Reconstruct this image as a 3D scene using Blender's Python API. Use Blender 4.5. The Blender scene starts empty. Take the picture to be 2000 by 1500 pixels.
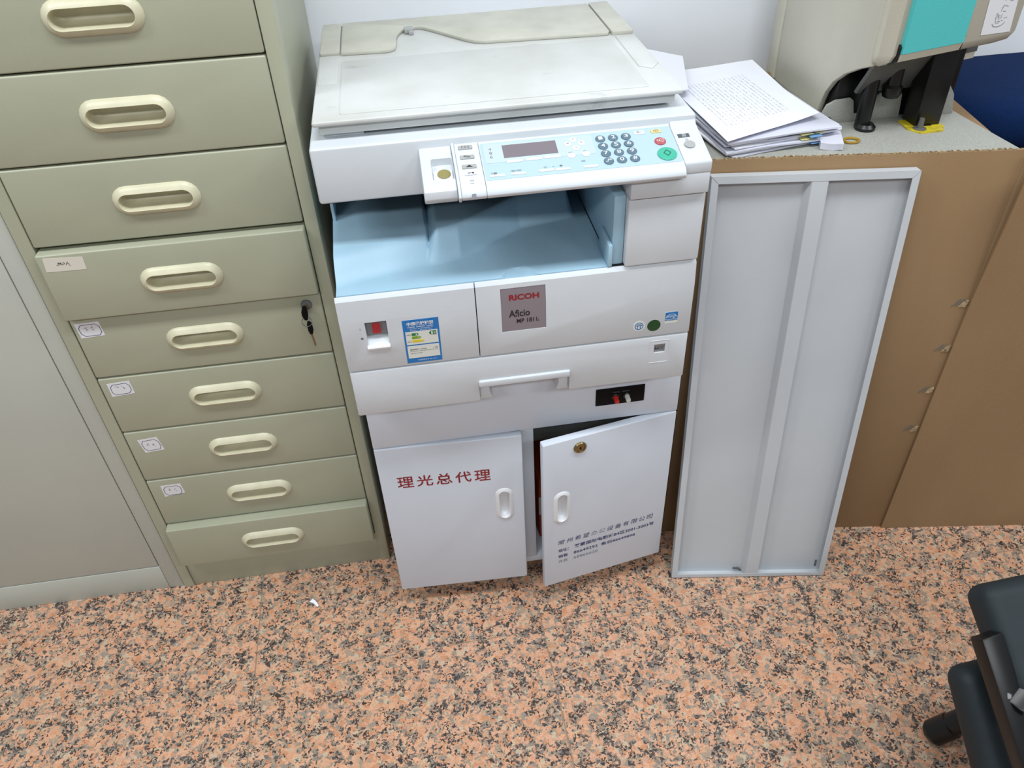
import bpy, bmesh, math, random
from mathutils import Vector, Matrix
random.seed(7)
S = bpy.context.scene
COL = S.collection

# ------------------------------------------------------------------ camera
CAM = bpy.data.cameras.new('camera'); cam = bpy.data.objects.new('camera', CAM); COL.objects.link(cam)
F_PX, CX, CY, CZ, PITCH, YAW, ROLL = 1559.057, .14317, -1.06367, 1.4832, .694405, .112375, -.0484296
CAM.sensor_width = 36; CAM.lens = F_PX / 2000 * 36; CAM.clip_start = .02; CAM.clip_end = 60
fw = Vector((math.sin(YAW)*math.cos(PITCH), math.cos(YAW)*math.cos(PITCH), -math.sin(PITCH)))
rt = Vector((math.cos(YAW), -math.sin(YAW), 0)); up = rt.cross(fw)
r2 = rt*math.cos(ROLL) + up*math.sin(ROLL); u2 = up*math.cos(ROLL) - rt*math.sin(ROLL)
cam.matrix_world = Matrix(((r2.x, u2.x, -fw.x, CX), (r2.y, u2.y, -fw.y, CY), (r2.z, u2.z, -fw.z, CZ), (0, 0, 0, 1)))
S.camera = cam

# ------------------------------------------------------------------ world, ceiling lamps, exposure
W = bpy.data.worlds.new('world'); S.world = W; W.use_nodes = True
bgn = W.node_tree.nodes['Background']; bgn.inputs[0].default_value = (.90, .95, 1, 1); bgn.inputs[1].default_value = .29
def area(name, loc, sx, sy, power, col=(.93, .975, 1), tgt=None):
    L = bpy.data.lights.new(name, 'AREA'); L.shape = 'RECTANGLE'; L.size = sx; L.size_y = sy; L.energy = power; L.color = col
    o = bpy.data.objects.new(name, L); COL.objects.link(o); o.location = loc
    return o
for lx in (-1.55, .30, 2.15):                  # two rows of ceiling fluorescents
    area('ceiling_lamp', (lx, -.60, 2.75), 1.2, .30, 35)
    area('ceiling_lamp', (lx, -2.45, 2.75), 1.2, .30, 33)
vs = S.view_settings; vs.view_transform = 'Standard'; vs.look = 'None'; vs.gamma = 1; vs.use_curve_mapping = False; vs.exposure = -0.30

# ------------------------------------------------------------------ materials
def lin(c):
    return tuple(((v/255)/12.92 if v/255 <= .04045 else ((v/255+.055)/1.055)**2.4) for v in c) + (1,)
MATS = {}
def dim(rgb, k): return tuple(v*k**(1/2.2) for v in rgb)
def mat(name, rgb, rough=.5, metal=0, var=0, vscale=20, bump=0, bscale=300, rgb2=None, spec=.5, coat=0, k=.81):
    """plain procedural material: base colour with optional noise blend to a second colour and fine bump"""
    if name in MATS: return MATS[name]
    rgb = dim(rgb, k); rgb2 = dim(rgb2, k) if rgb2 else None
    m = bpy.data.materials.new(name); m.use_nodes = True; nt = m.node_tree; b = nt.nodes['Principled BSDF']
    b.inputs['Base Color'].default_value = lin(rgb); b.inputs['Roughness'].default_value = rough; b.inputs['Metallic'].default_value = metal
    b.inputs['Specular IOR Level'].default_value = spec; b.inputs['Coat Weight'].default_value = coat
    tc = nt.nodes.new('ShaderNodeTexCoord')
    if var:
        n = nt.nodes.new('ShaderNodeTexNoise'); n.inputs['Scale'].default_value = vscale; n.inputs['Detail'].default_value = 6
        r = nt.nodes.new('ShaderNodeValToRGB'); r.color_ramp.elements[0].position = .35; r.color_ramp.elements[1].position = .72
        c2 = rgb2 or tuple(v*(1-var) for v in rgb)
        r.color_ramp.elements[0].color = lin(rgb); r.color_ramp.elements[1].color = lin(c2)
        nt.links.new(tc.outputs['Object'], n.inputs['Vector']); nt.links.new(n.outputs['Fac'], r.inputs[0]); nt.links.new(r.outputs[0], b.inputs['Base Color'])
    if bump:
        n = nt.nodes.new('ShaderNodeTexNoise'); n.inputs['Scale'].default_value = bscale; n.inputs['Detail'].default_value = 3
        bp = nt.nodes.new('ShaderNodeBump'); bp.inputs['Strength'].default_value = bump; bp.inputs['Distance'].default_value = .001
        nt.links.new(tc.outputs['Object'], n.inputs['Vector']); nt.links.new(n.outputs['Fac'], bp.inputs['Height']); nt.links.new(bp.outputs[0], b.inputs['Normal'])
    MATS[name] = m; return m
M_WALL = mat('wall_paint', (244, 247, 252), .8, var=.02, vscale=3, k=1, bump=.15, bscale=120)
M_CAB = mat('olive_beige_enamel', (182, 184, 160), .42, var=.03, vscale=6, bump=.12, bscale=700)
M_CAB2 = mat('grey_beige_enamel', (206, 210, 200), .45, var=.03, vscale=5, bump=.12, bscale=700)
M_DARK = mat('dark_gap', (22, 21, 18), .9)
M_CREAM = mat('cream_plastic', (226, 221, 190), .35, var=.05, vscale=40)
M_PW = mat('copier_white', (222, 228, 234), .38, k=.84, var=.03, vscale=9, bump=.15, bscale=900)
M_LID = mat('copier_lid', (222, 224, 224), .42, var=.16, vscale=9, bump=.15, bscale=900, rgb2=(206, 207, 202))
def smudge(m, rgb, scale, lo, hi):
    """irregular greyish dirt on a used surface"""
    nt = m.node_tree; b = nt.nodes['Principled BSDF']; src = b.inputs['Base Color'].links[0].from_socket
    tc = nt.nodes.new('ShaderNodeTexCoord'); mp = nt.nodes.new('ShaderNodeMapping'); mp.inputs['Scale'].default_value = (1, 2.2, 1); nt.links.new(tc.outputs['Object'], mp.inputs[0])
    n = nt.nodes.new('ShaderNodeTexNoise'); n.inputs['Scale'].default_value = scale; n.inputs['Detail'].default_value = 5; n.inputs['Roughness'].default_value = .65; nt.links.new(mp.outputs[0], n.inputs['Vector'])
    r = nt.nodes.new('ShaderNodeMapRange'); r.inputs[1].default_value = lo; r.inputs[2].default_value = hi; nt.links.new(n.outputs['Fac'], r.inputs[0])
    x = nt.nodes.new('ShaderNodeMix'); x.data_type = 'RGBA'; nt.links.new(r.outputs[0], x.inputs[0]); nt.links.new(src, x.inputs[6]); x.inputs[7].default_value = lin(rgb); nt.links.new(x.outputs[2], b.inputs['Base Color'])
smudge(M_LID, (150, 147, 138), 13, .63, .86)
M_LID2 = mat('copier_lid_rear', (212, 211, 198), .45, var=.1, vscale=14, bump=.15, bscale=900)
M_STAND = mat('stand_white', (222, 230, 242), .4, k=.85, var=.02, vscale=7, bump=.1, bscale=150)
M_BLUE = mat('tray_blue', (160, 194, 214), .45, k=1, var=.03, vscale=10, bump=.2, bscale=900)
M_BLUE2 = mat('inner_blue', (96, 132, 158), .5)
M_OVER = mat('overlay_blue', (186, 212, 226), .35)
M_LCD = mat('lcd_grey', (128, 118, 126), .18)
M_KEY = mat('key_slate', (96, 122, 138), .4)
M_BTNW = mat('button_white', (234, 236, 240), .4, k=.88)
M_BTNG = mat('button_grey', (176, 178, 178), .4)
M_BTNY = mat('button_yellow', (232, 212, 150), .4)
M_GREEN = mat('start_green', (66, 188, 158), .4)
M_RED = mat('clear_red', (190, 88, 92), .4)
M_SWRED = mat('switch_red', (196, 52, 62), .3)
M_GREY = mat('mid_grey_plastic', (150, 150, 152), .45)
M_BADGE = mat('badge_grey', (158, 152, 162), .3, metal=.35)
M_INKR = mat('ink_red', (150, 24, 34), .5)
M_INKB = mat('ink_black', (38, 36, 44), .5)
M_INKBLUE = mat('ink_blue', (48, 58, 112), .6)
M_INKFADE = mat('ink_faded', (142, 146, 168), .6)
M_INKW = mat('ink_white', (240, 244, 248), .6)
M_INKG = mat('ink_grey', (112, 116, 122), .6)
M_LABB = mat('label_blue', (28, 122, 196), .4)
M_LABW = mat('label_paper', (232, 234, 226), .5)
M_G1 = mat('arrow_green', (30, 124, 66), .5); M_G2 = mat('arrow_lime', (128, 172, 48), .5); M_G3 = mat('arrow_yellow', (232, 212, 44), .5)
M_DG = mat('dot_green', (24, 74, 36), .5)
M_BLACK = mat('black_plastic', (11, 11, 14), .5, spec=.12)
M_BLACKM = mat('black_metal', (14, 14, 15), .35)
M_RKNOB = mat('knob_red', (226, 42, 40), .4)
M_WKNOB = mat('knob_white', (238, 238, 236), .4)
M_BRASS = mat('aged_brass', (150, 132, 92), .3, metal=.85)
M_CHROME = mat('chrome', (200, 200, 205), .2, metal=1)
M_COIN = mat('coin_brass', (150, 140, 84), .5)
M_PANEL = mat('panel_grey', (202, 207, 212), .42, k=.86, var=.03, vscale=5, bump=.12, bscale=900)
M_MACH = mat('machine_beige', (217, 213, 196), .5, var=.04, vscale=8, bump=.3, bscale=500)
M_TEAL = mat('machine_teal', (80, 188, 188), .5, k=1, bump=.3, bscale=600)
M_MGREY = mat('machine_table', (178, 178, 170), .6, var=.12, vscale=600, rgb2=(150, 150, 142), bump=.3, bscale=500)
M_GUARD = mat('guard_grey', (104, 104, 102), .4)
M_YEL = mat('hazard_yellow', (224, 204, 40), .5, var=.15, vscale=90, rgb2=(170, 150, 40))
M_PAPER = mat('paper_white', (240, 241, 248), .75, k=.95)
M_PAPER2 = mat('paper_grey', (206, 207, 220), .8, k=.95)
M_TABY = mat('tab_yellow', (226, 220, 150), .6); M_TABB = mat('tab_blue', (120, 168, 214), .6)
M_NAVY = mat('navy_fabric', (8, 40, 88), .9, spec=.15, var=.15, vscale=200, bump=.5, bscale=1500)
M_FAB = mat('slate_fabric', (38, 47, 52), .6, spec=.3, var=.12, vscale=12, bump=.5, bscale=60)
M_STEEL = mat('key_steel', (150, 130, 100), .35, metal=.8)
M_ORANGE = mat('orange_card', (196, 72, 30), .6)
M_SHADE = mat('painted_shade', (9, 9, 10), .95, spec=.05)  # near-black that paints deep shade into enclosed cavities
M_STICK = mat('sticker_cream', (232, 226, 212), .6)
M_STICKW = mat('sticker_white', (240, 240, 244), .6)

def granite():
    m = bpy.data.materials.new('granite'); m.use_nodes = True; nt = m.node_tree; b = nt.nodes['Principled BSDF']; N = nt.nodes.new; L = nt.links.new
    tc = N('ShaderNodeTexCoord'); oi = N('ShaderNodeObjectInfo')
    geo = N('ShaderNodeNewGeometry')
    nz = N('ShaderNodeTexNoise'); nz.inputs['Scale'].default_value = 90; nz.inputs['Detail'].default_value = 3; L(geo.outputs['Position'], nz.inputs['Vector'])
    sb = N('ShaderNodeVectorMath'); sb.operation = 'SUBTRACT'; sb.inputs[1].default_value = (.5, .5, .5); L(nz.outputs['Color'], sb.inputs[0])
    sc = N('ShaderNodeVectorMath'); sc.operation = 'SCALE'; sc.inputs['Scale'].default_value = .020; L(sb.outputs[0], sc.inputs[0])
    ad = N('ShaderNodeVectorMath'); L(geo.outputs['Position'], ad.inputs[0]); L(sc.outputs[0], ad.inputs[1])
    def voro(scale):
        v = N('ShaderNodeTexVoronoi'); v.inputs['Scale'].default_value = scale; L(ad.outputs[0], v.inputs['Vector'])
        s = N('ShaderNodeSeparateColor'); L(v.outputs['Color'], s.inputs[0]); return s.outputs[0], s.outputs[1]
    def ramp(fac, stops, const=True):
        r = N('ShaderNodeValToRGB'); r.color_ramp.interpolation = 'CONSTANT' if const else 'LINEAR'; e = r.color_ramp.elements
        e[0].position = stops[0][0]; e[0].color = lin(stops[0][1]); e[1].position = stops[1][0]; e[1].color = lin(stops[1][1])
        for p, c in stops[2:]:
            k = e.new(p); k.color = lin(c)
        L(fac, r.inputs[0]); return r.outputs[0]
    a, a2 = voro(120)
    base = ramp(a, [(0, (206, 160, 130)), (.22, (212, 170, 142)), (.42, (196, 146, 114)), (.55, (204, 164, 140)), (.64, (186, 160, 136)), (.74, (166, 150, 132)), (.82, (150, 142, 132)), (.92, (194, 180, 158))])
    c, c2 = voro(185)
    # patchy darkness: clusters of grey and black grains
    pn = N('ShaderNodeTexNoise'); pn.inputs['Scale'].default_value = 34; pn.inputs['Detail'].default_value = 2; L(geo.outputs['Position'], pn.inputs['Vector'])
    am = N('ShaderNodeMath'); am.operation = 'MULTIPLY_ADD'; am.inputs[1].default_value = 1.5; am.inputs[2].default_value = -.75; L(pn.outputs['Fac'], am.inputs[0])
    ss = N('ShaderNodeMath'); ss.operation = 'ADD'; L(c, ss.inputs[0]); L(am.outputs[0], ss.inputs[1])
    gm = N('ShaderNodeMath'); gm.operation = 'GREATER_THAN'; gm.inputs[1].default_value = .74; L(ss.outputs[0], gm.inputs[0])
    grey = ramp(c2, [(0, (138, 130, 122)), (.25, (112, 106, 102)), (.45, (92, 88, 88)), (.65, (150, 140, 128)), (.88, (72, 70, 72))])
    mx = N('ShaderNodeMix'); mx.data_type = 'RGBA'; L(gm.outputs[0], mx.inputs[0]); L(base, mx.inputs[6]); L(grey, mx.inputs[7])
    d, d2 = voro(300)
    s2 = N('ShaderNodeMath'); s2.operation = 'ADD'; L(d, s2.inputs[0]); L(am.outputs[0], s2.inputs[1])
    g2 = N('ShaderNodeMath'); g2.operation = 'GREATER_THAN'; g2.inputs[1].default_value = .90; L(s2.outputs[0], g2.inputs[0])
    mx2 = N('ShaderNodeMix'); mx2.data_type = 'RGBA'; L(g2.outputs[0], mx2.inputs[0]); L(mx.outputs[2], mx2.inputs[6]); mx2.inputs[7].default_value = lin((62, 57, 56))
    fn_ = N('ShaderNodeTexNoise'); fn_.inputs['Scale'].default_value = 330; fn_.inputs['Detail'].default_value = 4; L(geo.outputs['Position'], fn_.inputs['Vector'])
    fr2 = N('ShaderNodeValToRGB'); fr2.color_ramp.elements[0].position = .3; fr2.color_ramp.elements[0].color = (.55, .52, .5, 1); fr2.color_ramp.elements[1].position = .62; fr2.color_ramp.elements[1].color = (1, 1, 1, 1); L(fn_.outputs['Fac'], fr2.inputs[0])
    mx3 = N('ShaderNodeMix'); mx3.data_type = 'RGBA'; mx3.blend_type = 'MULTIPLY'; mx3.inputs[0].default_value = .55; L(mx2.outputs[2], mx3.inputs[6]); L(fr2.outputs[0], mx3.inputs[7])
    mx4 = N('ShaderNodeMix'); mx4.data_type = 'RGBA'; mx4.blend_type = 'MULTIPLY'; mx4.inputs[0].default_value = 1; L(mx3.outputs[2], mx4.inputs[6]); mx4.inputs[7].default_value = (1.05, .97, .92, 1)
    L(mx4.outputs[2], b.inputs['Base Color']); b.inputs['Roughness'].default_value = .28; b.inputs['Specular IOR Level'].default_value = .45
    return m
M_GRAN = granite()
M_GROUT = mat('grout', (150, 140, 126), .8)

def cardboard():
    m = bpy.data.materials.new('cardboard'); m.use_nodes = True; nt = m.node_tree; b = nt.nodes['Principled BSDF']; N = nt.nodes.new; L = nt.links.new
    tc = N('ShaderNodeTexCoord')
    n1 = N('ShaderNodeTexNoise'); n1.inputs['Scale'].default_value = 500; n1.inputs['Detail'].default_value = 2; L(tc.outputs['Object'], n1.inputs['Vector'])
    mp = N('ShaderNodeMapping'); mp.inputs['Scale'].default_value = (3, 3, 1.2); L(tc.outputs['Object'], mp.inputs[0])
    n2 = N('ShaderNodeTexNoise'); n2.inputs['Scale'].default_value = 1.4; n2.inputs['Detail'].default_value = 3; L(mp.outputs[0], n2.inputs['Vector'])
    r = N('ShaderNodeValToRGB'); r.color_ramp.elements[0].position = .3; r.color_ramp.elements[1].position = .7
    r.color_ramp.elements[0].color = lin((149, 121, 89)); r.color_ramp.elements[1].color = lin((160, 131, 98)); L(n2.outputs['Fac'], r.inputs[0])
    mx = N('ShaderNodeMix'); mx.data_type = 'RGBA'; mx.blend_type = 'MULTIPLY'; mx.inputs[0].default_value = .25; L(r.outputs[0], mx.inputs[6]); L(n1.outputs['Color'], mx.inputs[7])
    L(mx.outputs[2], b.inputs['Base Color']); b.inputs['Roughness'].default_value = .75; b.inputs['Specular IOR Level'].default_value = .2
    bp = N('ShaderNodeBump'); bp.inputs['Strength'].default_value = .15; bp.inputs['Distance'].default_value = .001; L(n1.outputs['Fac'], bp.inputs['Height']); L(bp.outputs[0], b.inputs['Normal'])
    return m
M_CARD = cardboard()
M_FLUTE = mat('cardboard_edge', (196, 172, 134), .9, var=.35, vscale=260, rgb2=(112, 84, 54))

def printed():
    """white paper with rows of faint grey print, laid out in the sheet's own UV space"""
    m = bpy.data.materials.new('printed_paper'); m.use_nodes = True; nt = m.node_tree; b = nt.nodes['Principled BSDF']; N = nt.nodes.new; L = nt.links.new
    uv = N('ShaderNodeUVMap'); sp = N('ShaderNodeSeparateXYZ'); L(uv.outputs[0], sp.inputs[0])
    def math_(op, a, bb, c=None):
        n = N('ShaderNodeMath'); n.operation = op
        for i, v in enumerate((a, bb, c)):
            if v is None: continue
            if isinstance(v, (int, float)): n.inputs[i].default_value = v
            else: L(v, n.inputs[i])
        return n.outputs[0]
    row = math_('FRACT', math_('MULTIPLY', sp.outputs[0], 24), 0)
    line = math_('LESS_THAN', row, .34)
    mp = N('ShaderNodeMapping'); mp.inputs['Scale'].default_value = (24, 90, 1); L(uv.outputs[0], mp.inputs[0])
    wn = N('ShaderNodeTexNoise'); wn.inputs['Scale'].default_value = 1.0; wn.inputs['Detail'].default_value = 1; L(mp.outputs[0], wn.inputs['Vector'])
    word = math_('GREATER_THAN', wn.outputs['Fac'], .5)
    ins = math_('MULTIPLY', math_('GREATER_THAN', sp.outputs[0], .10), math_('LESS_THAN', sp.outputs[0], .82))
    ins2 = math_('MULTIPLY', math_('GREATER_THAN', sp.outputs[1], .16), math_('LESS_THAN', sp.outputs[1], .86))
    ink = math_('MULTIPLY', math_('MULTIPLY', line, word), math_('MULTIPLY', ins, ins2))
    mx = N('ShaderNodeMix'); mx.data_type = 'RGBA'; L(math_('MULTIPLY', ink, .55), mx.inputs[0]); mx.inputs[6].default_value = lin((232, 234, 246)); mx.inputs[7].default_value = lin((120, 120, 132))
    L(mx.outputs[2], b.inputs['Base Color']); b.inputs['Roughness'].default_value = .75
    return m
M_PRINT = printed()

# ------------------------------------------------------------------ builders
ORG = {}
def thing(name, label, cat, loc=(0, 0, 0), rz=0, group=None):
    o = bpy.data.objects.new(name, None); COL.objects.link(o); o.location = loc; o.rotation_euler = (0, 0, rz); o.empty_display_size = .1
    o['label'] = label; o['category'] = cat
    if group: o['group'] = group
    ORG[o.name] = Vector(loc); return o
def tag(o, label, cat, group=None):
    o['label'] = label; o['category'] = cat
    if group: o['group'] = group
    return o
def finish(name, bm, m, parent=None, smooth=28, org=None, label=None):
    """bmesh given in scene coordinates (before the thing's own turn) -> one mesh object under parent"""
    if org is None: org = ORG.get(parent.name, Vector((0, 0, 0))) if parent else Vector((0, 0, 0))
    bmesh.ops.translate(bm, verts=bm.verts, vec=-org)
    bmesh.ops.recalc_face_normals(bm, faces=bm.faces)
    me = bpy.data.meshes.new(name); bm.to_mesh(me); bm.free()
    if smooth:
        me.shade_smooth(); me.set_sharp_from_angle(angle=math.radians(smooth))
    me.materials.append(m)
    o = bpy.data.objects.new(name, me); COL.objects.link(o)
    if parent:
        o.parent = parent; ORG[o.name] = org
    if label: o['label'] = label
    return o
def bbox(bm, x0, x1, y0, y1, z0, z1, bev=0, seg=2, sel=None):
    r = bmesh.ops.create_cube(bm, size=1)
    vs_ = r['verts']
    for v in vs_: v.co = Vector((x0+(v.co.x+.5)*(x1-x0), y0+(v.co.y+.5)*(y1-y0), z0+(v.co.z+.5)*(z1-z0)))
    if bev:
        es = list({e for v in vs_ for e in v.link_edges})
        if sel: es = [e for e in es if sel((e.verts[0].co+e.verts[1].co)/2)]
        bmesh.ops.bevel(bm, geom=es, offset=bev, segments=seg, profile=.5, affect='EDGES', clamp_overlap=True)
def box(name, x0, x1, y0, y1, z0, z1, m, parent=None, bev=.001, seg=2, sel=None, label=None, smooth=28):
    bm = bmesh.new(); bbox(bm, x0, x1, y0, y1, z0, z1, bev, seg, sel); return finish(name, bm, m, parent, label=label, smooth=smooth)
def prism_bm(bm, poly, axis, a0, a1, bev=0, seg=2):
    """closed polygon of 2-D points extruded along axis; x: (y,z), y: (x,z), z: (x,y)"""
    def P(p, a): return {'x': (a, p[0], p[1]), 'y': (p[0], a, p[1]), 'z': (p[0], p[1], a)}[axis]
    A = [bm.verts.new(P(p, a0)) for p in poly]; B = [bm.verts.new(P(p, a1)) for p in poly]; n = len(poly)
    fs = [bm.faces.new(A), bm.faces.new(B)]
    for i in range(n): fs.append(bm.faces.new((A[i], A[(i+1) % n], B[(i+1) % n], B[i])))
    bmesh.ops.recalc_face_normals(bm, faces=fs)
    if bev:
        es = [e for e in {e for f in fs for e in f.edges} if len(e.link_faces) == 2 and e.calc_face_angle(0) > .6]
        bmesh.ops.bevel(bm, geom=es, offset=bev, segments=seg, profile=.5, affect='EDGES', clamp_overlap=True)
def prism(name, poly, axis, a0, a1, m, parent=None, bev=0, seg=2, label=None, smooth=28):
    bm = bmesh.new(); prism_bm(bm, poly, axis, a0, a1, bev, seg); return finish(name, bm, m, parent, label=label, smooth=smooth)
def tube_bm(bm, p0, p1, r0, r1=None, n=20, cap=True):
    p0 = Vector(p0); p1 = Vector(p1); d = (p1-p0); r1 = r0 if r1 is None else r1
    q = d.to_track_quat('Z', 'Y'); A = []; B = []
    for i in range(n):
        a = 2*math.pi*i/n; c = Vector((math.cos(a), math.sin(a), 0))
        A.append(bm.verts.new(p0+q@(c*r0))); B.append(bm.verts.new(p1+q@(c*r1)))
    for i in range(n): bm.faces.new((A[i], A[(i+1) % n], B[(i+1) % n], B[i]))
    if cap: bm.faces.new(A); bm.faces.new(B)
def tube(name, p0, p1, r0, m, parent=None, r1=None, n=20, label=None):
    bm = bmesh.new(); tube_bm(bm, p0, p1, r0, r1, n); return finish(name, bm, m, parent, label=label)
def lathe(name, c, axis, prof, m, parent=None, n=28, label=None, sx=1, sy=1):
    """profile of (radius, height along axis) turned about axis through c"""
    bm = bmesh.new(); c = Vector(c); q = Vector(axis).to_track_quat('Z', 'Y'); rings = []
    for r, h in prof:
        rings.append([bm.verts.new(c+q@Vector((r*math.cos(2*math.pi*i/n)*sx, r*math.sin(2*math.pi*i/n)*sy, h))) for i in range(n)])
    for a, b in zip(rings, rings[1:]):
        for i in range(n): bm.faces.new((a[i], a[(i+1) % n], b[(i+1) % n], b[i]))
    bm.faces.new(rings[0]); bm.faces.new(rings[-1])
    return finish(name, bm, m, parent, label=label)
def cut(o, cutters):
    """subtract solids (bmesh list, in the same coordinates as o was given) from mesh object o"""
    tmp = []
    org = ORG.get(o.name, Vector((0, 0, 0)))
    for bm in cutters:
        bmesh.ops.translate(bm, verts=bm.verts, vec=-org); bmesh.ops.recalc_face_normals(bm, faces=bm.faces)
        me = bpy.data.meshes.new('cutter'); bm.to_mesh(me); bm.free()
        c = bpy.data.objects.new('cutter', me); COL.objects.link(c); tmp.append(c)
        c.parent = o.parent
        md = o.modifiers.new('b', 'BOOLEAN'); md.object = c; md.solver = 'EXACT'; md.operation = 'DIFFERENCE'
    bpy.context.view_layer.update()
    dg = bpy.context.evaluated_depsgraph_get(); new = bpy.data.meshes.new_from_object(o.evaluated_get(dg))
    o.modifiers.clear(); old = o.data; nm = old.name; o.data = new; bpy.data.meshes.remove(old); new.name = nm
    new.shade_smooth(); new.set_sharp_from_angle(angle=math.radians(28))
    for c in tmp:
        me = c.data; bpy.data.objects.remove(c); bpy.data.meshes.remove(me)
    return o
def rrect(x0, x1, z0, z1, r, n=5):
    pts = []
    for cx, cz, a0 in ((x1-r, z1-r, 0), (x0+r, z1-r, 90), (x0+r, z0+r, 180), (x1-r, z0+r, 270)):
        for k in range(n+1):
            a = math.radians(a0+90*k/n); pts.append((cx+r*math.cos(a), cz+r*math.sin(a)))
    return pts
def loft_bm(bm, loops, cap0=True, cap1=True):
    R = [[bm.verts.new(p) for p in lp] for lp in loops]; n = len(R[0])
    for a, b in zip(R, R[1:]):
        for i in range(n): bm.faces.new((a[i], a[(i+1) % n], b[(i+1) % n], b[i]))
    if cap0: bm.faces.new(R[0])
    if cap1: bm.faces.new(R[-1])
def patch(name, pts, m, parent, thick=.0003, fn=None, label=None, org=None):
    """thin flat piece (sticker, ink, overlay): polygon (a,b) raised by thick through fn(a,b,h)"""
    bm = bmesh.new(); A = [bm.verts.new(fn(a, b, 0)) for a, b in pts]; B = [bm.verts.new(fn(a, b, thick)) for a, b in pts]; n = len(pts)
    bm.faces.new(A); bm.faces.new(B)
    for i in range(n): bm.faces.new((A[i], A[(i+1) % n], B[(i+1) % n], B[i]))
    return finish(name, bm, m, parent, smooth=0, label=label, org=org)
def rect(x0, x1, z0, z1): return [(x0, z0), (x1, z0), (x1, z1), (x0, z1)]
def circ(cx, cz, r, n=28, sy=1): return [(cx+r*math.cos(2*math.pi*i/n), cz+r*sy*math.sin(2*math.pi*i/n)) for i in range(n)]
def text(name, body, m, parent, fn, x0, x1, z0, z1, h=.0004, bold=0, shear=0, label=None, org=None, keep=False):
    """writing fitted to the rectangle x0..x1, z0..z1 of a surface fn(a,b,height)"""
    cu = bpy.data.curves.new(name, 'FONT'); cu.body = body; cu.size = 1; cu.offset = bold; cu.shear = shear; cu.resolution_u = 3
    t = bpy.data.objects.new(name, cu); COL.objects.link(t); bpy.context.view_layer.update()
    dg = bpy.context.evaluated_depsgraph_get(); me = bpy.data.meshes.new_from_object(t.evaluated_get(dg))
    bpy.data.objects.remove(t); bpy.data.curves.remove(cu)
    if not me.vertices: bpy.data.meshes.remove(me); return None
    xs = [v.co.x for v in me.vertices]; ys = [v.co.y for v in me.vertices]
    ax, bx, ay, by = min(xs), max(xs), min(ys), max(ys); sx = (x1-x0)/max(bx-ax, 1e-6); sz = (z1-z0)/max(by-ay, 1e-6)
    if keep: sx = sz
    if org is None: org = ORG.get(parent.name, Vector((0, 0, 0)))
    for v in me.vertices: v.co = Vector(fn(x0+(v.co.x-ax)*sx, z0+(v.co.y-ay)*sz, h))-org
    me.name = name; me.materials.clear(); me.materials.append(m)
    o = bpy.data.objects.new(name, me); COL.objects.link(o); o.parent = parent; ORG[o.name] = org
    if label: o['label'] = label
    return o
def structure(o): o['kind'] = 'structure'; return o

# ------------------------------------------------------------------ setting: floor of granite tiles, back wall
WALL_Y = .60
bm = bmesh.new(); bbox(bm, -2.2, 3.2, -3.2, WALL_Y, -.08, -.0012); floor = structure(finish('floor', bm, M_GROUT))
GR = math.radians(1.3); gc, gs = math.cos(GR), math.sin(GR)
tile_me = None
for i in range(-4, 5):
    for j in range(-5, 1):
        cx_, cy_ = (i+.5)*.6, (j+.5)*.6
        x, y = .292+cx_*gc-cy_*gs, -.109+cx_*gs+cy_*gc
        if tile_me is None:
            bm = bmesh.new(); bbox(bm, -.2991, .2991, -.2991, .2991, -.012, 0, .0007, 1); t = finish('floor_tile', bm, M_GRAN, floor, smooth=0); tile_me = t.data
        else:
            t = bpy.data.objects.new('floor_tile', tile_me); COL.objects.link(t); t.parent = floor
        t.location = (x, y, 0); t.rotation_euler = (0, 0, GR)
structure(box('wall_back', -2.2, 3.2, WALL_Y, WALL_Y+.12, -.08, 3.0, M_WALL, bev=0))

# ------------------------------------------------------------------ drawer cabinet
YC = .1329; XL, XR, XLO, XRO = -.4662, -.0467, -.4885, -.0247; ZB, HD = .2119, .1318; CTOP = 1.60; CBACK = .565
cab = thing('drawer_cabinet', 'tall olive beige metal cabinet of many shallow drawers left of the copier', 'cabinet', ((XLO+XRO)/2, YC, 0))
bm = bmesh.new()
bbox(bm, XLO, XLO+.0215, YC, YC+.06, 0, CTOP, .0012, 1); finish('stile', bm, M_CAB, cab)
bm = bmesh.new(); bbox(bm, XRO-.0215, XRO, YC, YC+.06, 0, CTOP, .0025, 2); finish('stile', bm, M_CAB, cab)
box('side_panel', XRO-.0012, XRO-.0004, YC+.058, CBACK, 0, CTOP, M_CAB, cab, bev=0)
box('side_panel', XLO+.0004, XLO+.0012, YC+.058, CBACK, 0, CTOP, M_CAB, cab, bev=0)
box('inner_carcass', XLO+.0016, XRO-.0016, YC+.045, CBACK-.002, .01, CTOP-.004, M_DARK, cab, bev=0)
box('back_panel', XLO+.0004, XRO-.0004, CBACK-.001, CBACK, 0, CTOP, M_CAB, cab, bev=0)
box('top_panel', XLO+.0216, XRO-.0216, YC+.001, CBACK, CTOP-.02, CTOP, M_CAB, cab, bev=.001)
box('kick_plate', XL-.0005, XR+.0005, YC+.004, YC+.02, 0.0, .0905, M_CAB, cab, bev=.0008)

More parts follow.
